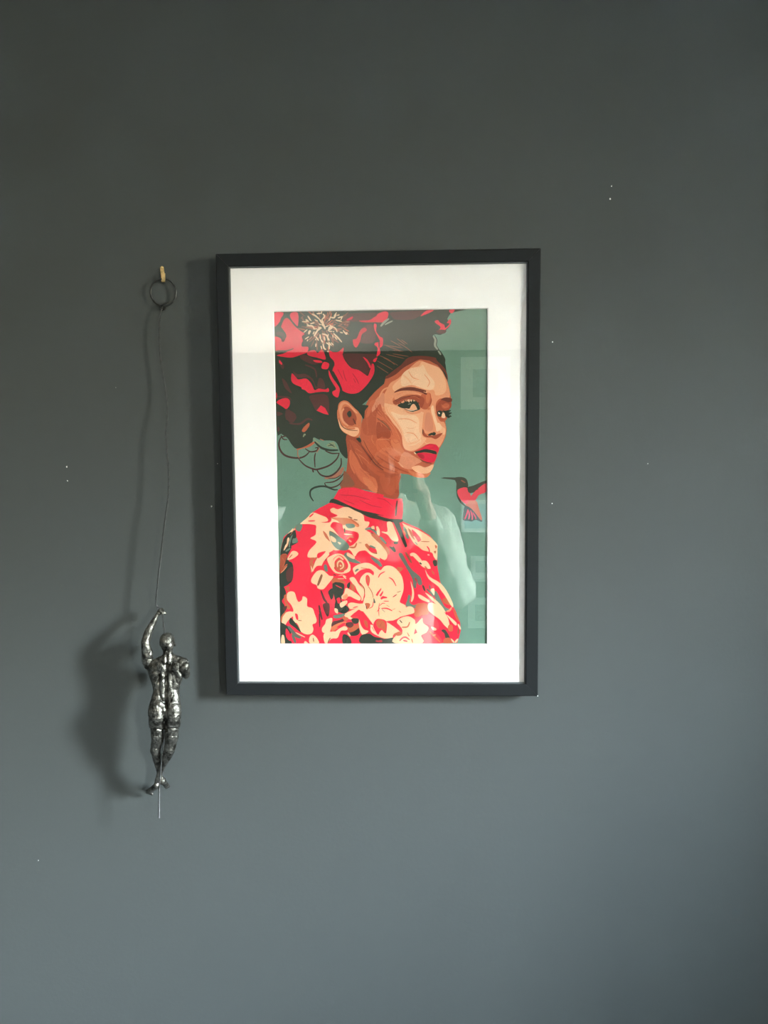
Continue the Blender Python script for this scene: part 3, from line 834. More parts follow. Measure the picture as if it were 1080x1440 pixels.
D G 92,300 130,310 150,380 110,440 140,500 120,620 95,660
T G 130,390 165,380 155,440 190,500 170,520 140,470
W G 120,500 160,490 140,540
C G 160,370 190,350 230,360 250,420 270,450 300,430 310,395 350,420 350,490 400,510 420,560 440,620 430,650 400,665 410,710 390,750 340,757 290,730 270,680 250,650 220,640 215,590 195,600 160,640 140,670 110,650 105,600 130,560 180,540 220,540 200,480 160,430
T L9 G 105,640 110,590 150,540
R G 235,560 260,570 265,620 245,610
N L4 G 262,625 300,628
D G 190,600 215,620 270,690 290,740 240,700 180,650
D G 95,660 150,670 200,720 180,790 205,846 95,846
S2 L20 G 170,680 210,730 245,770 290,790
S2 L16 G 210,760 240,840
P G 150,700 190,760 190,820 150,780
C L6 G 240,740 330,785
C G 108,770 130,770 138,846 104,846
C G 370,790 400,760 440,790 462,846 378,846
N L6 G 408,790 412,830
C G 330,820 362,846 322,846
C G 550,610 588,605 580,680 560,740 500,740 490,700 520,660 530,620
C G 510,750 600,730 640,740 640,790 580,800 545,842 515,835
N L7 G 545,840 570,790
W G 590,640 660,620 700,600 690,640 590,690
T2 G 580,690 650,650 720,635 710,670 640,700 590,730
R G 630,690 690,650 715,655 680,690
C G 700,680 735,700 720,720 670,725 640,790 600,790 620,730
D G 750,740 830,690 850,730 830,765 770,772
T G 740,700 830,662 835,700 760,740
W G 720,650 770,640 792,670 760,695 725,680
D G 690,760 740,770 770,820 762,844 690,844
G2 G 600,580 640,570 710,560 690,590 640,605 605,600
D G 770,610 835,608 835,650 790,655
T G 680,590 740,600 720,632 690,612
C L9 G 735,740 760,775
D G 860,770 940,750 990,780 1080,800 1080,844 860,844
D H 0,800 80,800 165,790 172,842 0,842
K L9 G 1000,820 1050,826
K H 20,815 45,810 50,830 25,832
C G 610,510 640,520 640,560 615,545
C F 95,235 140,232 170,300 205,400 180,415 140,400 100,350 50,330 50,320 100,320
D F 160,420 200,418 195,440 165,440
D F 115,460 150,470 155,455 180,500 170,518 140,495
T F 0,370 60,430 110,480 120,530 90,540 60,470 0,410
C F 0,420 60,470 100,540 80,590 30,570 0,520
C F 0,270 25,300 25,360 0,340
G2 F 0,590 50,640 30,655 0,620
G2 L14 F 30,370 90,440
C F 240,240 290,265 400,310 500,370 570,440 575,480 570,590 540,560 520,520 440,500 400,470 350,430 300,350 280,300
R F 330,300 380,340 420,400 380,420 350,370
T F 295,290 330,320 360,400 325,365
C L8 F 350,365 385,420
S L8 F 360,420 385,445
G2 F 250,270 280,300 305,385 280,380 255,310
T2 L10 F 250,310 275,350
T F 550,450 572,460 560,485
T F 540,510 562,505 555,532
R L8 F 475,460 495,490 500,525
T L5 F 420,415 500,418
C L8 F 480,540 500,545
D2 F 530,600 565,592 572,640 545,650
S2 F 205,535 240,530 300,640 340,690 400,740 420,770 430,820 400,830 380,800 370,860 345,840 340,780 300,700 240,600
N L12 F 270,515 330,620
K L9 F 360,760 385,800
C L22 F 315,545 350,540 400,590 440,640
C F 400,610 470,600 510,672 440,660
D L8 F 405,615 425,632
T L9 F 455,650 480,680
C F 458,680 500,750 600,810 660,900 720,1000 715,1040 640,920 580,840 490,770
T F 190,660 250,670 210,705
T L8 F 520,690 545,730
C F 320,790 350,880 352,940 335,985 322,980 335,900
G2 H 300,380 320,400 310,450 350,480 400,460 370,500 380,530 340,500 275,490 285,440
C H 390,380 430,390 500,440 480,450 410,420
G2 H 540,360 565,350 610,430 650,500 695,520 660,545 610,500 560,430
C H 460,360 520,400 600,470 650,540 640,545 560,470 480,390
C H 510,330 545,325 545,385 520,370
D2 H 430,290 450,300 462,350 440,330
S2 L12 H 470,325 510,360 540,400
S2 L8 H 500,290 505,330
T H 620,430 670,410 702,480 640,460
C H 600,270 660,340 720,460 715,500 640,380 590,310
SM L11 H 660,540 690,530 710,500
T H 380,470 480,470 490,560 440,580 370,540
P G 640,430 660,430 660,460 640,460
C H 490,465 540,460 600,500 650,560 680,620 690,705 640,670 600,620 560,590 520,560 485,520
T H 350,540 420,530 420,580 370,590
P3 H 420,590 500,570 570,620 590,690 560,720 500,670 440,650
P3 H 440,750 480,700 560,740 620,840 430,840
T2 L9 H 500,730 560,790 600,830
SM L9 H 530,770 560,760
C H 230,600 300,585 360,620 370,660 430,600 440,650 490,690 470,740 420,770 432,840 170,840 160,790 220,730 190,640
T L9 H 235,690 290,685 312,640
D2 L6 H 215,620 240,650
T H 285,735 310,770 300,775
R s H 365,700 385,740 352,757
R L9 H 215,820 245,790 275,785 310,810
R L9 H 250,815 290,825
T H 180,745 240,735 230,765 190,770
R H 130,640 190,650 240,710 230,740 180,690
T L7 H 330,800 340,838
C H 200,590 280,500 340,500 355,550 300,570
D2 H 610,720 650,715 695,790 680,800 650,790 640,750
D2 L8 H 640,720 665,745
C H 665,570 740,630 760,660 740,670 680,600
C L10 H 770,660 795,710
N L8 H 775,690 770,760
T H 720,510 760,570 785,640 750,600
T L28 H 695,665 702,730
C L10 H 700,800 735,835
C L10 H 770,800 742,836
C H 515,685 562,700 560,720 530,715
T H 640,800 690,790 712,838 635,838
D2 s D 605,690 640,683 740,685 752,712 700,703 640,697
D2 D 735,690 800,680 850,700 867,760 850,795 790,805 755,790 755,740
N L8 D 800,710 840,735
D2 L11 D 758,780 768,860 800,920 845,960
T D 880,890 930,890 960,960 1000,1080 960,1060 900,1000 840,945
P3 D 770,800 850,780 890,850 880,890 850,940 800,900 770,850
D2 D 862,780 920,760 1040,712 1040,750 1000,790 885,835
P3 D 895,860 960,790 1040,740 1040,820 970,850 935,900 880,900
D2 L5 D 940,800 965,795
D2 F 830,90 860,80 920,120 985,180 1000,225 980,225 940,210 900,225 870,220 820,215 815,180
P3 L8 F 865,110 855,150 835,205
P3 L8 F 870,120 878,165 872,205
P3 L8 F 890,120 905,170 905,210
P3 L7 F 910,140 935,180 940,205
T F 870,60 940,30 965,90 995,200 985,210 930,140'''
YB_ = YP - .0010
def Q(x, y):
    v = P(x, y, YP); return (v.x, v.z)
def clip(poly):
    for ax, lim, sg in ((0, px0, 1), (0, px1, -1), (1, pz0, 1), (1, pz1, -1)):
        out = []
        for i in range(len(poly)):
            a, b = poly[i - 1], poly[i]; ia = (a[ax] - lim) * sg >= 0; ib = (b[ax] - lim) * sg >= 0
            if ia != ib:
                t = (lim - a[ax]) / (b[ax] - a[ax]); out.append((a[0] + (b[0] - a[0]) * t, a[1] + (b[1] - a[1]) * t))
            if ib: out.append(b)
        poly = out
        if len(poly) < 3: return []
    return poly
def cr_closed(p, seg=4):
    out = []; n = len(p)
    for i in range(n):
        p0, p1, p2, p3 = p[i - 1], p[i], p[(i + 1) % n], p[(i + 2) % n]
        for s in range(seg):
            t = s / seg
            out.append(tuple(.5 * (2 * p1[k] + (p2[k] - p0[k]) * t + (2 * p0[k] - 5 * p1[k] + 4 * p2[k] - p3[k]) * t * t + (3 * p1[k] - p0[k] - 3 * p2[k] + p3[k]) * t ** 3) for k in (0, 1)))
    return out
V = [(px0, -YB_, pz0), (px1, -YB_, pz0), (px1, -YB_, pz1), (px0, -YB_, pz1)]; Fc = [(0, 1, 2, 3)]; cols = [lin((112, 145, 127))]; placed = []
def layer_for(bb):
    L = 1
    for b, l in placed:
        if b[0] < bb[1] and bb[0] < b[1] and b[2] < bb[3] and bb[2] < b[3]: L = max(L, l + 1)
    placed.append((bb, L)); return L
def emit(polys, c):
    polys = [q for q in (clip(p) for p in polys) if q]
    if not polys: return
    xs = [v[0] for q in polys for v in q]; zs = [v[1] for q in polys for v in q]
    y = -(YB_ + 3e-6 * layer_for((min(xs), max(xs), min(zs), max(zs))))
    for q in polys:
        clean = [q[0]]
        for v in q[1:]:
            if abs(v[0] - clean[-1][0]) + abs(v[1] - clean[-1][1]) > 1e-6: clean.append(v)
        if len(clean) < 3: continue
        k = len(V); V.extend((v[0], y, v[1]) for v in clean)
        for t in tessellate_polygon([[Vector((v[0], v[1], 0)) for v in clean]]):
            a, b, d = (clean[i] for i in t); ar = (b[0] - a[0]) * (d[1] - a[1]) - (b[1] - a[1]) * (d[0] - a[0])
            if abs(ar) < 1e-12: continue
            Fc.append(tuple(k + i for i in (t if ar > 0 else t[::-1]))); cols.append(c)
for ln in ART.strip().split('\n'):
    if not ln or ln[0] == '#': continue
    tk = ln.split(); c = lin(PAL[tk[0]]); org = (0, 0); sc = 1; wd = 0; sharp = False; pts = []
    for t in tk[1:]:
        if t == 'X': org, sc = (0, 0), 1
        elif t in ORG: org, sc = ORG[t], (6.75 if t in 'ABCDEFGH' else 10.8)
        elif t in ('s', 's2'): sharp = t == 's'
        elif t[0] == 'L': wd = float(t[1:])
        else:
            x, y = t.split(','); pts.append((org[0] + float(x) / sc, org[1] + float(y) / sc))
    if wd:
        sp = cr_open([(a, b, 0) for a, b in pts], 5); n = len(sp); L_, R_ = [], []
        for i, p in enumerate(sp):
            t = (sp[min(i + 1, n - 1)] - sp[max(i - 1, 0)]).normalized(); u = i / (n - 1)
            hw = wd * (1.6 if sc < 7 else 1.2) / (2 * sc) * (.5 + .55 * math.sin(math.pi * u) ** .7); L_.append(Q(p.x - t.y * hw, p.y + t.x * hw)); R_.append(Q(p.x + t.y * hw, p.y - t.x * hw))
        emit([[L_[i], L_[i + 1], R_[i + 1], R_[i]] for i in range(n - 1)], c)
    else:
        q = pts if sharp else cr_closed(pts, 3)
        emit([[Q(a, b) for a, b in q]], c)
print('ART layers', max(l for _, l in placed), 'tris', len(Fc))
M_ink = bpy.data.materials.new('printed_ink'); M_ink.use_nodes = True
n_ = M_ink.node_tree.nodes; l_ = M_ink.node_tree.links; b_ = n_['Principled BSDF']; b_.inputs['Roughness'].default_value = .85; b_.inputs['Specular IOR Level'].default_value = .3
at = n_.new('ShaderNodeAttribute'); at.attribute_name = 'ink'
t_ = n_.new('ShaderNodeTexCoord'); wv = n_.new('ShaderNodeTexNoise'); wv.inputs['Scale'].default_value = 55; wv.inputs['Detail'].default_value = 2
d1 = n_.new('ShaderNodeTexNoise'); d1.inputs['Scale'].default_value = 9
mp = n_.new('ShaderNodeVectorMath'); mp.operation = 'MULTIPLY_ADD'; mp.inputs[1].default_value = (1.2, 1.2, 1.2)
wt = n_.new('ShaderNodeTexWave'); wt.inputs['Scale'].default_value = 48; wt.inputs['Distortion'].default_value = 10; wt.inputs['Detail'].default_value = 2; wt.inputs['Detail Scale'].default_value = 1.5
l_.new(t_.outputs['Object'], wv.inputs[0]); l_.new(t_.outputs['Object'], d1.inputs[0]); l_.new(d1.outputs['Color'], mp.inputs[0]); l_.new(t_.outputs['Object'], mp.inputs[2]); l_.new(mp.outputs[0], wt.inputs[0])
mr_ = n_.new('ShaderNodeMapRange'); mr_.inputs[3].default_value = .87 * ART_GAIN; mr_.inputs[4].default_value = 1.11 * ART_GAIN
ad = n_.new('ShaderNodeMath'); ad.operation = 'ADD'; md = n_.new('ShaderNodeMath'); md.operation = 'MULTIPLY'; md.inputs[1].default_value = .5
l_.new(wt.outputs['Fac'], ad.inputs[0]); l_.new(wv.outputs['Fac'], ad.inputs[1]); l_.new(ad.outputs[0], md.inputs[0]); l_.new(md.outputs[0], mr_.inputs[0])
vm = n_.new('ShaderNodeVectorMath'); vm.operation = 'SCALE'; l_.new(at.outputs['Color'], vm.inputs[0]); l_.new(mr_.outputs[0], vm.inputs['Scale']); l_.new(vm.outputs[0], b_.inputs['Base Color'])
art = obj('printed_portrait', V, Fc, M_ink, None, label='print of a dark-haired woman with red flowers in her hair and a small red bird')
ca = art.data.color_attributes.new('ink', 'FLOAT_COLOR', 'CORNER'); buf = []
for pl, c in zip(art.data.polygons, cols): buf += [c[0], c[1], c[2], 1.0] * pl.loop_total
ca.data.foreach_set('color', buf)
adopt(art, frame)

# ------------------------------------------------------------ brass picture hook, nailed to the wall
M_brass = mat('worn_brass', (.88, .62, .28), rough=.38, metal=.85, bump=.2, bscale=400, var=.3, vscale=250)
hook = empty('picture_hook', P(229, 385, 0), 'small brass picture hook nailed above the black wire ring', 'hook')
def strip(pts, width, thick, name, m, parent):
    V = []; Fc = []; n = len(pts)
    for i, (p, wd) in enumerate(pts):
        t = (pts[min(i + 1, n - 1)][0] - pts[max(i - 1, 0)][0]).normalized(); q = Vector((1, 0, 0)); q = (q - t * q.dot(t)).normalized(); b = t.cross(q)
        for sx_, sy_ in ((-1, -1), (1, -1), (1, 1), (-1, 1)): V.append(p + q * sx_ * wd * width / 2 + b * sy_ * thick / 2)
    for i in range(n - 1):
        for k in range(4): Fc.append((4 * i + k, 4 * i + (k + 1) % 4, 4 * i + 4 + (k + 1) % 4, 4 * i + 4 + k))
    Fc += [(0, 1, 2, 3), (4 * n - 4, 4 * n - 3, 4 * n - 2, 4 * n - 1)]
    return adopt(fixn(obj(name, V, Fc, m)), parent)
hp = [P(227.6, 375.5, .0012), P(228.2, 380, .0016), P(228.8, 385, .0020), P(229.4, 390, .0026), P(229.6, 394, .0040), P(229.6, 396.2, .0062), P(229.8, 395.4, .0084), P(230, 392, .0094), P(230, 388, .0096), P(229.9, 384.5, .0090)]
hp = cr_open(hp, 4)
strip([(p, 1.0 if i < 22 else .92) for i, p in enumerate(hp)], .0062, .0009, 'hook_plate', M_brass, hook)
nV, nF = tube_data([P(228, 377, -.004), P(228, 376.6, .004), P(228, 376.4, .0105)], .0007, 8); adopt(obj('nail', nV, nF, M_brass, smooth=True), hook)
nV, nF = tube_data([P(227.9, 376.3, .0100), P(227.9, 376.2, .0104), P(227.8, 375.8, .0122), P(227.8, 375.7, .0126)], [.0010, .0021, .0021, .0014], 12); adopt(obj('nail_head', nV, nF, M_brass, smooth=True), hook)

# ------------------------------------------------------------ hanging climber ornament: ring, twisted wire and cast figure
M_wire = mat('black_iron_wire', (.055, .055, .055), rough=.35, metal=.85, bump=.1, bscale=500)
climber = empty('climber_ornament', P(231, 1117, .03), 'dark pewter climbing man hanging on a twisted wire from the hook', 'wall ornament')
rc = P(229.7, 411.5, .0075); rr = 18.3 * .001167
rp = [rc + Vector((rr * math.cos(a), -.0006 * math.sin(3 * a), rr * 1.04 * math.sin(a))) for a in (2 * math.pi * k / 56 for k in range(56))]
V, Fc = tube_data(rp, [.0013 + .0003 * math.sin(k * 1.7) for k in range(56)], 8, closed=True)
adopt(obj('wire_ring', V, Fc, M_wire, smooth=True), climber)
# wrapped joint at the foot of the ring
V, Fc = [], []
jp = [P(229.5 + 3.4 * math.cos(t), 430.0 + t * .42, .0075 + .0034 * math.sin(t)) for t in (k * .5 for k in range(30))]
tube_data(jp, .0008, 6, V, Fc); tube_data([P(226, 430, .009), P(231, 427.5, .0095), P(236, 425.6, .009), P(240, 423.5, .0085)], .0008, 6, V, Fc)
adopt(obj('wire_binding', V, Fc, M_wire, smooth=True), climber)
def K(px, py, dcm): return P(px, py, dcm / 100)
rope = [(229, 431, .8), (226.5, 438, 1.1), (224.6, 450, 1.35), (224, 470, 1.4), (225, 495, 1.4), (227.5, 515, 1.4), (231.5, 540, 1.5), (234.6, 560, 1.7), (235.6, 585, 2.1), (233.8, 605, 2.3), (234.5, 630, 2.5), (236.8, 655, 2.7), (237.8, 675, 2.8), (236.6, 700, 2.9), (233, 725, 3.0), (229.5, 752, 3.0),
        (226.4, 780, 3.0), (223.4, 805, 3.0), (221, 828, 3.0), (219.3, 845, 3.0), (219.6, 851, 3.0), (222.5, 855, 3.0), (226, 857.5, 3.05), (228.6, 861, 3.1), (229.3, 868, 3.2), (230.4, 880, 3.5), (231.6, 892, 3.8), (232, 905, 3.7), (233, 930, 3.6), (235, 958, 3.7), (234.5, 985, 4.6), (233.2, 1005, 5.3), (232.4, 1022, 5.6), (231, 1034, 6.1),
        (229, 1050, 6.3), (227, 1070, 6.1), (225.2, 1090, 5.8), (224, 1105, 5.6), (223.6, 1125, 5.4), (223.6, 1151, 5.3)]
rpts = cr_open([K(*r) for r in rope], 8)
# resample evenly and twist two strands
ln_ = [0]
for a, b in zip(rpts, rpts[1:]): ln_.append(ln_[-1] + (b - a).length)
step = .0009; N_ = int(ln_[-1] / step); even = []; j = 0
for i in range(N_ + 1):
    s_ = i * step
    while j < len(ln_) - 2 and ln_[j + 1] < s_: j += 1
    t = (s_ - ln_[j]) / max(1e-9, ln_[j + 1] - ln_[j]); even.append(rpts[j].lerp(rpts[j + 1], min(1, t)))
V, Fc = [], []
nrm = Vector((1, 0, 0)); fr = []
for i, p in enumerate(even):
    t = (even[min(i + 1, N_)] - even[max(i - 1, 0)]).normalized(); nrm = (nrm - t * nrm.dot(t)).normalized(); fr.append((p, nrm.copy(), t.cross(nrm)))
for st in (0, math.pi):
    tube_data([p + (a * math.cos(i * step / .0078 * 2 * math.pi + st) + b * math.sin(i * step / .0078 * 2 * math.pi + st)) * .00068 for i, (p, a, b) in enumerate(fr)], .00074, 6, V, Fc)
adopt(obj('twisted_wire', V, Fc, mat('twisted_steel_wire', (.10, .10, .10), rough=.3, metal=.9), smooth=True), climber)

# the cast body: overlapping muscle forms fused by a voxel remesh
U_ = .001167
BV, BFc = [], []
def cap(a, ra, b, rb, bulge=0, flat=1.0, n=14, seg=6):
    """tapered limb with round ends; a, b = (px, py, depth cm), radii in photo pixels"""
    A, B = K(*a), K(*b); ra *= U_; rb *= U_; ax = (B - A); L_ = ax.length; t = ax.normalized()
    s = Vector((0, 1, 0)); s = (s - t * s.dot(t)); s = s.normalized() if s.length > .1 else t.orthogonal().normalized(); q = t.cross(s)
    prof = []
    for k in range(1, 5): an = math.pi / 2 * k / 5; prof.append((-ra * math.cos(an), ra * math.sin(an)))
    for k in range(seg + 1):
        u = k / seg; prof.append((L_ * u, (ra + (rb - ra) * u) * (1 + bulge * math.sin(math.pi * u))))
    for k in range(1, 5): an = math.pi / 2 * (1 - k / 5); prof.append((L_ + rb * math.cos(an), rb * math.sin(an)))
    base = len(BV); BV.append(A - t * ra)
    for h, r in prof:
        for k in range(n): an = 2 * math.pi * k / n; BV.append(A + t * h + q * math.cos(an) * r + s * math.sin(an) * r * flat)
    BV.append(B + t * rb); m_ = len(prof)
    for k in range(n): BFc.append((base, base + 1 + (k + 1) % n, base + 1 + k)); BFc.append((base + 1 + (m_ - 1) * n + k, base + 1 + (m_ - 1) * n + (k + 1) % n, base + 1 + m_ * n))
    for i in range(m_ - 1):
        for k in range(n): k2 = (k + 1) % n; BFc.append((base + 1 + i * n + k, base + 1 + i * n + k2, base + 1 + (i + 1) * n + k2, base + 1 + (i + 1) * n + k))
def ell(c, rx, rz, ry, tilt=0, n=16):
    """ellipsoid: rx across, rz vertical, ry deep (photo pixels), tilt in degrees"""
    c = K(*c); base = len(BV); ct, st = math.cos(math.radians(tilt)), math.sin(math.radians(tilt))
    for i in range(n // 2 + 1):
        th = math.pi * i / (n // 2)
        for k in range(n):
            ph = 2 * math.pi * k / n; x = rx * U_ * math.sin(th) * math.cos(ph); y = ry * U_ * math.sin(th) * math.sin(ph); z = rz * U_ * math.cos(th)
            BV.append(c + Vector((x * ct - z * st, y, x * st + z * ct)))
    for i in range(n // 2):
        for k in range(n):
            k2 = (k + 1) % n; BFc.append((base + i * n + k, base + (i + 1) * n + k, base + (i + 1) * n + k2, base + i * n + k2))
# head, tipped back and turned a little to the right
ell((235, 901.5, 5.5), 10.6, 12.2, 12.5, 0); ell((235.5, 908.5, 5.1), 8.6, 10, 9.5, 0); ell((238, 907, 6.0), 6.6, 8, 7.5, 0)
ell((236.5, 907, 3.9), 5.2, 7.5, 4.5); ell((237, 902.5, 3.55), 1.7, 3.4, 2.6); ell((236.6, 912.5, 3.8), 3.2, 2.6, 2.6)          # face, nose, chin towards the wall
ell((225.2, 906, 5.0), 1.3, 3.2, 2.0); ell((246.2, 906.5, 5.0), 1.3, 3.2, 2.0)
cap((236, 912, 5.4), 6.6, (236.5, 926, 5.7), 7.6)                                                  # neck
cap((239.0, 917, 6.1), 2.4, (238, 931, 6.6), 3.2); cap((233.0, 917, 6.0), 2.4, (232, 931, 6.5), 3.2)
cap((236, 924, 5.9), 6.2, (215, 933.5, 5.9), 5.6, flat=.8); cap((237, 924, 5.9), 6.2, (257, 930, 5.9), 5.6, flat=.8)       # trapezius
# rib cage, waist, hips
ell((233, 947, 5.2), 21, 21, 12.5); ell((226, 940, 5.9), 14, 12, 9.5, 12); ell((245, 940, 5.9), 13.5, 12, 9.5, -12)
cap((219, 938, 5.7), 10.5, (225.5, 976, 5.9), 8.5, flat=.95); cap((250, 938, 5.7), 9.5, (242, 976, 5.9), 8.5, flat=.95)     # flanks of the back
cap((212.5, 938, 5.4), 6.5, (221, 965, 5.5), 6); cap((255.5, 941, 5.4), 5.6, (247, 966, 5.5), 5.5)                          # lats
cap((233, 955, 5.3), 16, (233, 990, 5.7), 15.5, flat=.72)
cap((228.6, 946, 6.45), 4.0, (229.2, 984, 6.6), 5.2); cap((239.4, 946, 6.45), 4.0, (239.0, 984, 6.6), 5.2)                   # spinal erectors
ell((225.5, 938, 7.15), 5.2, 7.6, 2.6, 16); ell((246.8, 938, 7.15), 5.2, 7.6, 2.6, -22)                                       # shoulder blades
ell((218, 948, 6.75), 4.6, 8, 2.8, -28); ell((251, 948, 6.75), 4, 7, 2.6, 28)
ell((231, 998, 6.3), 21.5, 15, 12.5)
ell((220.6, 1003, 7.0), 12.4, 17.5, 10.5, 5); ell((243.2, 1003, 7.0), 12.2, 17.5, 10.5, -5)                                     # buttocks
ell((221, 1008, 7.3), 10.2, 12.5, 8.2); ell((243, 1008, 7.3), 10.2, 12.5, 8.2)
cap((225, 972, 5.95), 9.2, (220, 996, 6.6), 11); cap((242.5, 972, 5.95), 9.2, (244, 996, 6.6), 10.8)
ell((224.5, 991, 7.1), 6.4, 8.5, 5, 18); ell((240.3, 991, 7.1), 6.4, 8.5, 5, -18)
# legs: thighs, knees, calves crossing at the ankles
cap((220.3, 1012, 6.5), 11.4, (221.8, 1040, 6.2), 8.6, bulge=.03); cap((243.2, 1012, 6.5), 11.2, (241.2, 1040, 6.3), 9.2, bulge=.03)
cap((221.8, 1038, 6.2), 8.5, (218.8, 1054, 5.7), 7.4); cap((218.8, 1054, 5.8), 7.3, (222.6, 1080, 4.4), 3.9, bulge=.06); cap((222.6, 1080, 4.4), 3.8, (225.8, 1093, 3.9), 3.6)
ell((218.2, 1054, 6.3), 5.4, 10.5, 4.6)
cap((241.2, 1038, 6.3), 9.0, (238.5, 1054, 6.1), 8.0); cap((238.5, 1054, 6.1), 7.8, (227.8, 1079, 5.2), 4.1, bulge=.06); cap((227.8, 1079, 5.2), 4.0, (220.8, 1098, 4.5), 3.4)
ell((239.3, 1054, 6.6), 5.4, 10.5, 4.6, -14)
# feet: the near one points left, the far one shows its heel
ell((220.2, 1104, 4.3), 4.2, 5.2, 4.6); cap((219.5, 1105, 4.1), 4.2, (211, 1112, 2.6), 3.9, flat=.8); cap((211, 1112, 2.6), 3.6, (206.8, 1112.5, 1.7), 2.5, flat=.8)
for k in range(5): cap((207.6 + k * 1.7, 1112.6 + k * .9, 1.8), 1.35 - .08 * k, (206.2 + k * 2.1, 1115.2 + k * .75, 1.0), 1.2 - .08 * k, n=8, seg=3)
ell((228.8, 1098.5, 3.9), 4.9, 5.6, 4.8, -20); cap((229.4, 1099, 3.7), 4.6, (234, 1104.5, 2.3), 3.9, flat=.8); cap((234, 1104.5, 2.3), 3.4, (236.2, 1106.5, 1.5), 2.4)
for k in range(5): cap((232.4 + k * 1.3, 1107.2 - k * .5, 1.6), 1.2, (233 + k * 1.4, 1108.6 - k * .6, .85), 1.05, n=8, seg=3)
# raised left arm
ell((209, 933, 5.5), 7.6, 9, 8); cap((208, 930, 5.6), 8.0, (204.8, 904, 5.9), 6.3, bulge=.02); ell((210.5, 921, 5.9), 4.6, 8.5, 5.2, -12)
cap((204.6, 904, 5.9), 6.1, (208.6, 888, 5.2), 5.6); cap((208.6, 889, 5.2), 5.7, (219.8, 866.5, 3.9), 3.0, bulge=.05)
ell((202.6, 905, 6.3), 2.4, 3.2, 2.4)
ell((223.6, 862, 3.7), 4.0, 4.2, 3.4, -35)
# fingers wrapped round the wire, thumb across
for k in range(4):
    bx, by = 224.6 + k * 1.6, 858.6 + k * 1.55
    cap((bx, by, 4.1), 1.35, (bx + 3.2, by - 1.0, 3.85), 1.3, n=8, seg=3); cap((bx + 3.2, by - 1.0, 3.85), 1.3, (bx + 4.0, by - .7, 3.1), 1.2, n=8, seg=3); cap((bx + 4.0, by - .7, 3.1), 1.2, (bx + 1.6, by + .3, 2.7), 1.1, n=8, seg=3)
cap((222.2, 860, 3.2), 1.5, (225.6, 856.0, 2.9), 1.35, n=8, seg=3); cap((225.6, 856.0, 2.9), 1.3, (229.6, 856.4, 2.9), 1.15, n=8, seg=3)
# right shoulder, upper arm out and back, forearm folded to the wire in front of the chest
ell((257, 933.5, 5.8), 8.6, 9.2, 9, -25); cap((256, 932, 5.9), 7.4, (261.5, 941.5, 5.9), 6.2); ell((259.5, 938.5, 6.55), 6.0, 7.6, 4.4, -28)
cap((261.5, 941.5, 5.9), 5.8, (262, 950, 4.6), 4.9); cap((262, 950, 4.6), 4.6, (243.5, 941, 3.0), 3.0, bulge=.06); ell((240.5, 939.5, 3.05), 4, 4.2, 3.2)
for k in range(4): cap((238.6, 937 + k * 1.9, 3.2), 1.3, (235.2, 937.4 + k * 1.9, 2.9), 1.25, n=8, seg=3); cap((235.2, 937.4 + k * 1.9, 2.9), 1.2, (235.4, 937.6 + k * 1.9, 3.7), 1.1, n=8, seg=3)
cap((240, 937, 3.4), 1.5, (236, 934.2, 3.8), 1.3, n=8, seg=3)
raw = obj('climber_raw', BV, BFc, None)
md_ = raw.modifiers.new('r', 'REMESH'); md_.mode = 'VOXEL'; md_.voxel_size = .00075
sm_ = raw.modifiers.new('s', 'SMOOTH'); sm_.factor = .5; sm_.iterations = 5
bpy.context.view_layer.update()
ev = raw.evaluated_get(bpy.context.evaluated_depsgraph_get()); bm_ = bpy.data.meshes.new_from_object(ev)
bpy.data.objects.remove(raw)
# spine furrow, cleft, hem and hand-hammered dents
from mathutils import noise as mn
def px_of(v):
    d = v - CAM; c = d.dot(FW); return 540 + F * d.dot(RT) / c, 720 - F * d.dot(UP) / c
nrm_ = [Vector(v.normal) for v in bm_.vertices]
for v, nn in zip(bm_.vertices, nrm_):
    x, y = px_of(v.co); o_ = 0
    if nn.y < -.1:
        if 926 < y < 992:
            xc = 234.6 - .6 * (y - 930) / 60; fade = min(1, (y - 926) / 12) * min(1, (992 - y) / 6)
            o_ -= .0016 * math.exp(-((x - xc) / 1.7) ** 2) * fade
        if 986 < y < 1030:
            xc = 234.2 - 1.4 * (y - 986) / 44; o_ -= .0030 * math.exp(-((x - xc) / 2.0) ** 2) * min(1, (y - 986) / 10)
        for sx_ in (-1, 1):      # V of the sacrum and the lower edge of the shoulder blades
            if 978 < y < 996: o_ -= .0009 * math.exp(-((x - (234 + sx_ * (996 - y) * .55)) / 1.3) ** 2)
            if 938 < y < 962: o_ -= .0009 * math.exp(-((x - (234.5 + sx_ * (7 + (y - 938) * .32))) / 1.4) ** 2)
        if 905 < x < 0: pass
    if 1010 < y < 1036 and 205 < x < 258:
        ye = 1023.6 + (1.0 if x < 232 else 0)
        o_ -= .0013 / (1 + math.exp(-(y - ye) * 2.2)) * max(0, min(1, (1044 - y) / 18))
        o_ -= .0007 * math.exp(-((y - ye - 1.2) / .9) ** 2)
    p_ = v.co * 1000
    o_ += .00050 * mn.noise(p_ * .16) + .00042 * mn.noise(p_ * .42) + .00012 * mn.noise(p_ * 1.1)
    v.co = v.co + nn * o_
bm_.update()
M_pew = bpy.data.materials.new('dark_pewter_cast'); M_pew.use_nodes = True
n_ = M_pew.node_tree.nodes; l_ = M_pew.node_tree.links; b_ = n_['Principled BSDF']; b_.inputs['Metallic'].default_value = .92
t_ = n_.new('ShaderNodeTexCoord'); n1 = n_.new('ShaderNodeTexNoise'); n1.inputs['Scale'].default_value = 95; n1.inputs['Detail'].default_value = 6; n1.inputs['Roughness'].default_value = .7
l_.new(t_.outputs['Object'], n1.inputs[0]); ge = n_.new('ShaderNodeNewGeometry')
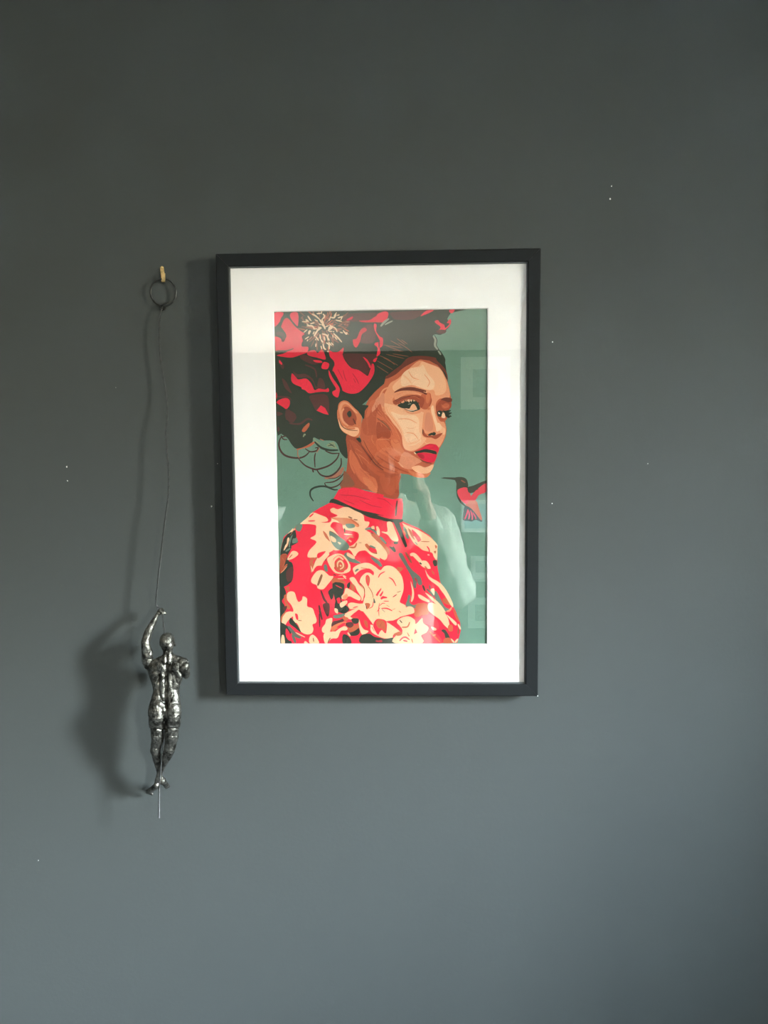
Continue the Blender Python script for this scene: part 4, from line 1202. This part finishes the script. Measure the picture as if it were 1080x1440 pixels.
r1 = n_.new('ShaderNodeValToRGB'); r1.color_ramp.elements[0].position = .40; r1.color_ramp.elements[0].color = (.035, .033, .028, 1); r1.color_ramp.elements[1].position = .62; r1.color_ramp.elements[1].color = (.31, .295, .265, 1)
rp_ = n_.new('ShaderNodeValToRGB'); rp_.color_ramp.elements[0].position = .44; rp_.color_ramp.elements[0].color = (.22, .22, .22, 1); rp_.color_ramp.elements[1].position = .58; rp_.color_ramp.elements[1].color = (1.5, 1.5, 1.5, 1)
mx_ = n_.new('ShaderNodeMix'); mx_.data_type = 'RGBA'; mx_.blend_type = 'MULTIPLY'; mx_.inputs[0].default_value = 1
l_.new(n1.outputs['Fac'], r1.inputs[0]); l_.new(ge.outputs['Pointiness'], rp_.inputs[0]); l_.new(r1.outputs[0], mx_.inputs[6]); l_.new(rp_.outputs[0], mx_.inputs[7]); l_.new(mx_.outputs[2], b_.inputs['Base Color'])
rr_ = n_.new('ShaderNodeMapRange'); rr_.inputs[1].default_value = .3; rr_.inputs[2].default_value = .7; rr_.inputs[3].default_value = .55; rr_.inputs[4].default_value = .27
l_.new(n1.outputs['Fac'], rr_.inputs[0]); l_.new(rr_.outputs[0], b_.inputs['Roughness'])
n2 = n_.new('ShaderNodeTexNoise'); n2.inputs['Scale'].default_value = 420; n2.inputs['Detail'].default_value = 4; l_.new(t_.outputs['Object'], n2.inputs[0])
bp_ = n_.new('ShaderNodeBump'); bp_.inputs['Strength'].default_value = .5; bp_.inputs['Distance'].default_value = .0008; l_.new(n2.outputs['Fac'], bp_.inputs['Height']); l_.new(bp_.outputs[0], b_.inputs['Normal'])
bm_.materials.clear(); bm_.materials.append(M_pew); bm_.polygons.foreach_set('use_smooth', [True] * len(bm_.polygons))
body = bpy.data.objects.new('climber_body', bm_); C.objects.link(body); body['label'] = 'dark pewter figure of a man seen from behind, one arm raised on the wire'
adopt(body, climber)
print('BODY', len(bm_.vertices))

# ------------------------------------------------------------ what the glass reflects: far wall pictures, the photographer, a ceiling lit by an added uplighter
M_wf = mat('white_picture_moulding', (.80, .79, .76), rough=.5)
M_pm = mat('pale_mount', (.78, .78, .73), rough=.9)
M_dk = mat('grey_photo_print', (.30, .32, .31), rough=.6, var=.5, vscale=14)
M_bl = mat('blue_print', (.30, .52, .60), rough=.6, var=.3, vscale=9)
def wall_picture(x0, x1, z0_, z1_, fw, mw, label, art, y=YB, group=None, tilt=0):
    t = empty('wall_picture', ((x0 + x1) / 2, y, z0_), label, 'picture')
    y1 = y + .022; g = .0003
    for a, b, c, d in ((x0, x1, z1_ - fw, z1_), (x0, x1, z0_, z0_ + fw), (x0, x0 + fw, z0_ + fw + g, z1_ - fw - g), (x1 - fw, x1, z0_ + fw + g, z1_ - fw - g)):
        adopt(box('frame_rail', (a, y, c), (b, y1, d), M_wf, bev=.0015), t)
    adopt(box('mount_board', (x0 + fw, y + .002, z0_ + fw), (x1 - fw, y + .010, z1_ - fw), M_pm), t)
    m = fw + mw
    adopt(box('photo_print', (x0 + m, y + .010, z0_ + m), (x1 - m, y + .0115, z1_ - m), art), t)
wall_picture(.47, .88, 2.01, 2.45 - .01, .03, .07, 'white framed grey photograph high on the far wall', M_dk)
wall_picture(.47, .71, .98, 1.25, .012, .02, 'small pale blue print on the far wall', M_bl)
wall_picture(.53, .74, .16, .42, .03, .03, 'white framed photograph low on the far wall beneath the ledge', M_dk)
led = box('picture_ledge', (.46, YB, .575), (.98, YB + .11, .60), M_wf, bev=.003); led['label'] = 'white picture ledge on the far wall carrying two small frames'; led['category'] = 'shelf'
wall_picture(.55, .72, .60, .78, .02, .02, 'small white framed photo standing left on the picture ledge', M_dk, y=YB + .03)
wall_picture(.78, .87, .60, .72, .014, .012, 'smallest white framed photo standing right on the picture ledge', M_dk, y=YB + .03)
# uplighter added only to brighten the ceiling mirrored in the glass
lx, ly = -1.0, -4.35
lamp = empty('fill_lamp', (lx, ly, 0), 'white uplighter added to brighten the mirrored ceiling', 'lamp')
def lathe(name, prof, m, parent, cx, cy, n=24):
    V = [(cx + r * math.cos(2 * math.pi * k / n), cy + r * math.sin(2 * math.pi * k / n), z) for r, z in prof for k in range(n)]
    Fc = [(i * n + k, i * n + (k + 1) % n, (i + 1) * n + (k + 1) % n, (i + 1) * n + k) for i in range(len(prof) - 1) for k in range(n)]
    Fc += [tuple(range(n))[::-1], tuple((len(prof) - 1) * n + k for k in range(n))]
    o = obj(name, V, Fc, m, smooth=True); return adopt(o, parent)
lathe('base', [(.13, 0), (.14, .01), (.13, .022), (.03, .03)], M_white, lamp, lx, ly)
lathe('pole', [(.012, .03), (.012, 1.12)], M_white, lamp, lx, ly)
lathe('fill_shade', [(.02, 1.10), (.05, 1.12), (.10, 1.18), (.135, 1.26), (.130, 1.26), (.09, 1.19), (.04, 1.135)], M_white, lamp, lx, ly)
mb = bpy.data.materials.new('fill_bulb_glow'); mb.use_nodes = True; mb.node_tree.nodes['Principled BSDF'].inputs['Emission Color'].default_value = (1, .9, .75, 1); mb.node_tree.nodes['Principled BSDF'].inputs['Emission Strength'].default_value = 2
lathe('fill_bulb', [(.012, 1.14), (.028, 1.165), (.03, 1.19), (.018, 1.215)], mb, lamp, lx, ly)
sl = bpy.data.lights.new('ceiling_fill', 'SPOT'); sl.energy = FILL_W; sl.color = (1, .93, .82); sl.spot_size = math.radians(150); sl.spot_blend = .6; sl.shadow_soft_size = .04  # added fill light aimed up at the ceiling
so = bpy.data.objects.new('ceiling_fill', sl); C.objects.link(so); so.location = (lx, ly, 1.235); so.rotation_euler = (math.pi, 0, 0)

# the photographer, standing behind the camera and seen in the glass
M_skin = mat('skin', (.55, .36, .27), rough=.5); M_shirt = mat('pale_linen_shirt', (.46, .46, .38), rough=.85, bump=.3, bscale=40); M_trs = mat('dark_trousers', (.03, .032, .04), rough=.8); M_hair = mat('dark_hair', (.02, .015, .012), rough=.6)
person = empty('person', (-.03, -1.70, 0), 'person in a pale loose shirt and dark trousers holding up a phone', 'person')
_K, _U = K, U_
def blob(name, m, voxel, build, smooth=6):
    global BV, BFc
    BV, BFc = [], []
    build()
    r = obj(name + '_raw', BV, BFc, None); a = r.modifiers.new('r', 'REMESH'); a.mode = 'VOXEL'; a.voxel_size = voxel
    s = r.modifiers.new('s', 'SMOOTH'); s.factor = .5; s.iterations = smooth
    bpy.context.view_layer.update(); me = bpy.data.meshes.new_from_object(r.evaluated_get(bpy.context.evaluated_depsgraph_get())); bpy.data.objects.remove(r)
    me.materials.clear(); me.materials.append(m); me.polygons.foreach_set('use_smooth', [True] * len(me.polygons)); me.name = name
    o = bpy.data.objects.new(name, me); C.objects.link(o); return adopt(o, person)
def K(x, y, z): return Vector((x, y, z))
U_ = 1.0
def body_():
    ell((-.03, -1.655, 1.60), .074, .108, .095); ell((-.03, -1.60, 1.565), .058, .075, .05); ell((-.03, -1.553, 1.60), .012, .022, .016)
    ell((-.104, -1.66, 1.60), .010, .030, .018); ell((.044, -1.66, 1.60), .010, .030, .018); ell((-.03, -1.565, 1.545), .024, .012, .014); ell((-.03, -1.585, 1.505), .03, .022, .03)
    cap((-.03, -1.675, 1.36), .062, (-.03, -1.665, 1.54), .052)
    ell((-.03, -1.70, 1.24), .17, .24, .10); ell((-.03, -1.70, 1.0), .14, .2, .095)
    for s in (-1, 1):
        sh = (-.03 + s * .18, -1.70, 1.38); cap((-.03, -1.70, 1.42), .06, sh, .055)
        el2 = (.215, -1.53, 1.12) if s > 0 else (-.27, -1.53, 1.13); wr = (.098, -1.375, 1.47) if s > 0 else (-.02, -1.375, 1.47)
        cap(sh, .052, el2, .040); cap(el2, .040, wr, .026)
        hb = Vector(wr) + Vector((-s * .012, .02, .045)); cap(wr, .026, tuple(hb), .030, flat=.6)
        for k in range(4):
            a = hb + Vector((s * .004, .01, .0 + k * .017)); b = a + Vector((-s * .022, .022, .012)); cap(tuple(a), .0095, tuple(b), .0088, n=8, seg=3); c = b + Vector((-s * .016, -.012, .004)); cap(tuple(b), .0086, tuple(c), .0078, n=8, seg=3)
        cap(tuple(hb + Vector((-s * .006, -.012, -.01))), .0115, tuple(hb + Vector((-s * .03, -.010, .03))), .0095, n=8, seg=3)
        hp_ = (-.03 + s * .09, -1.70, .90); kn = (-.03 + s * .10, -1.69, .49); an = (-.03 + s * .10, -1.71, .09)
        cap(hp_, .085, kn, .056); cap(kn, .055, an, .036); cap((an[0], -1.73, .045), .036, (an[0] + s * .015, -1.56, .032), .032, flat=.9)
blob('body', M_skin, .006, body_)
def shirt_():
    ell((-.03, -1.70, 1.25), .195, .22, .125); cap((-.03, -1.70, 1.24), .165, (-.03, -1.70, .90), .175, flat=.75); cap((-.03, -1.69, 1.33), .10, (-.03, -1.685, 1.45), .072)
    for s in (-1, 1):
        sh = (-.03 + s * .175, -1.70, 1.375); el2 = (.215, -1.53, 1.135) if s > 0 else (-.27, -1.53, 1.135); wr = (.125, -1.41, 1.39) if s > 0 else (-.045, -1.41, 1.39)
        cap((-.03, -1.70, 1.39), .075, sh, .075); cap(sh, .072, el2, .064, bulge=.12); cap(el2, .066, wr, .043, bulge=.10); cap((el2[0], el2[1], el2[2] + .01), .07, (el2[0] - s * .03, el2[1] + .01, el2[2] - .02), .05)
sh_ = blob('shirt', M_shirt, .007, shirt_)
nn_ = [Vector(v.normal) for v in sh_.data.vertices]
for v, n0 in zip(sh_.data.vertices, nn_):
    d = mn.noise(Vector((v.co.x * 14, v.co.y * 14, v.co.z * 9))) + .5 * mn.noise(v.co * 32); v.co += n0 * d * .015
def trs_():
    ell((-.03, -1.70, .93), .168, .12, .12)
    for s in (-1, 1): cap((-.03 + s * .085, -1.70, .90), .098, (-.03 + s * .10, -1.69, .49), .073); cap((-.03 + s * .10, -1.69, .49), .073, (-.03 + s * .10, -1.71, .12), .062)
blob('trousers', M_trs, .008, trs_)
def hair_(): ell((-.03, -1.675, 1.635), .086, .098, .10); ell((-.03, -1.70, 1.585), .082, .10, .075)
blob('hair', M_hair, .006, hair_)
def shoes_():
    for s in (-1, 1): cap((-.03 + s * .10, -1.735, .045), .044, (-.03 + s * .118, -1.555, .036), .037, flat=.9)
blob('shoes', M_hair, .006, shoes_)
for s in (-1, 1):
    lV, lF = [], []; n = 12
    for i in range(7):
        for k in range(n): th = math.pi * i / 6; ph = 2 * math.pi * k / n; lV.append(Vector((-.03 + s * .03 + .011 * math.sin(th) * math.cos(ph), -1.566 + .011 * math.sin(th) * math.sin(ph), 1.615 + .009 * math.cos(th))))
    for i in range(6):
        for k in range(n): lF.append((i * n + k, (i + 1) * n + k, (i + 1) * n + (k + 1) % n, i * n + (k + 1) % n))
    adopt(obj('eye', lV, lF, M_hair, smooth=True), person)
K, U_ = _K, _U
phone = empty('mobile_phone', (.035, -1.335, 1.51), 'slim dark phone held up in both hands', 'phone')
adopt(box('phone_body', (-.002, -1.331, 1.510), (.074, -1.322, 1.634), mat('dark_phone_shell', (.02, .02, .022), rough=.3), bev=.003), phone)
adopt(box('phone_screen', (.001, -1.3318, 1.514), (.071, -1.3309, 1.630), mat('phone_screen_glass', (.03, .03, .03), rough=.1)), phone)
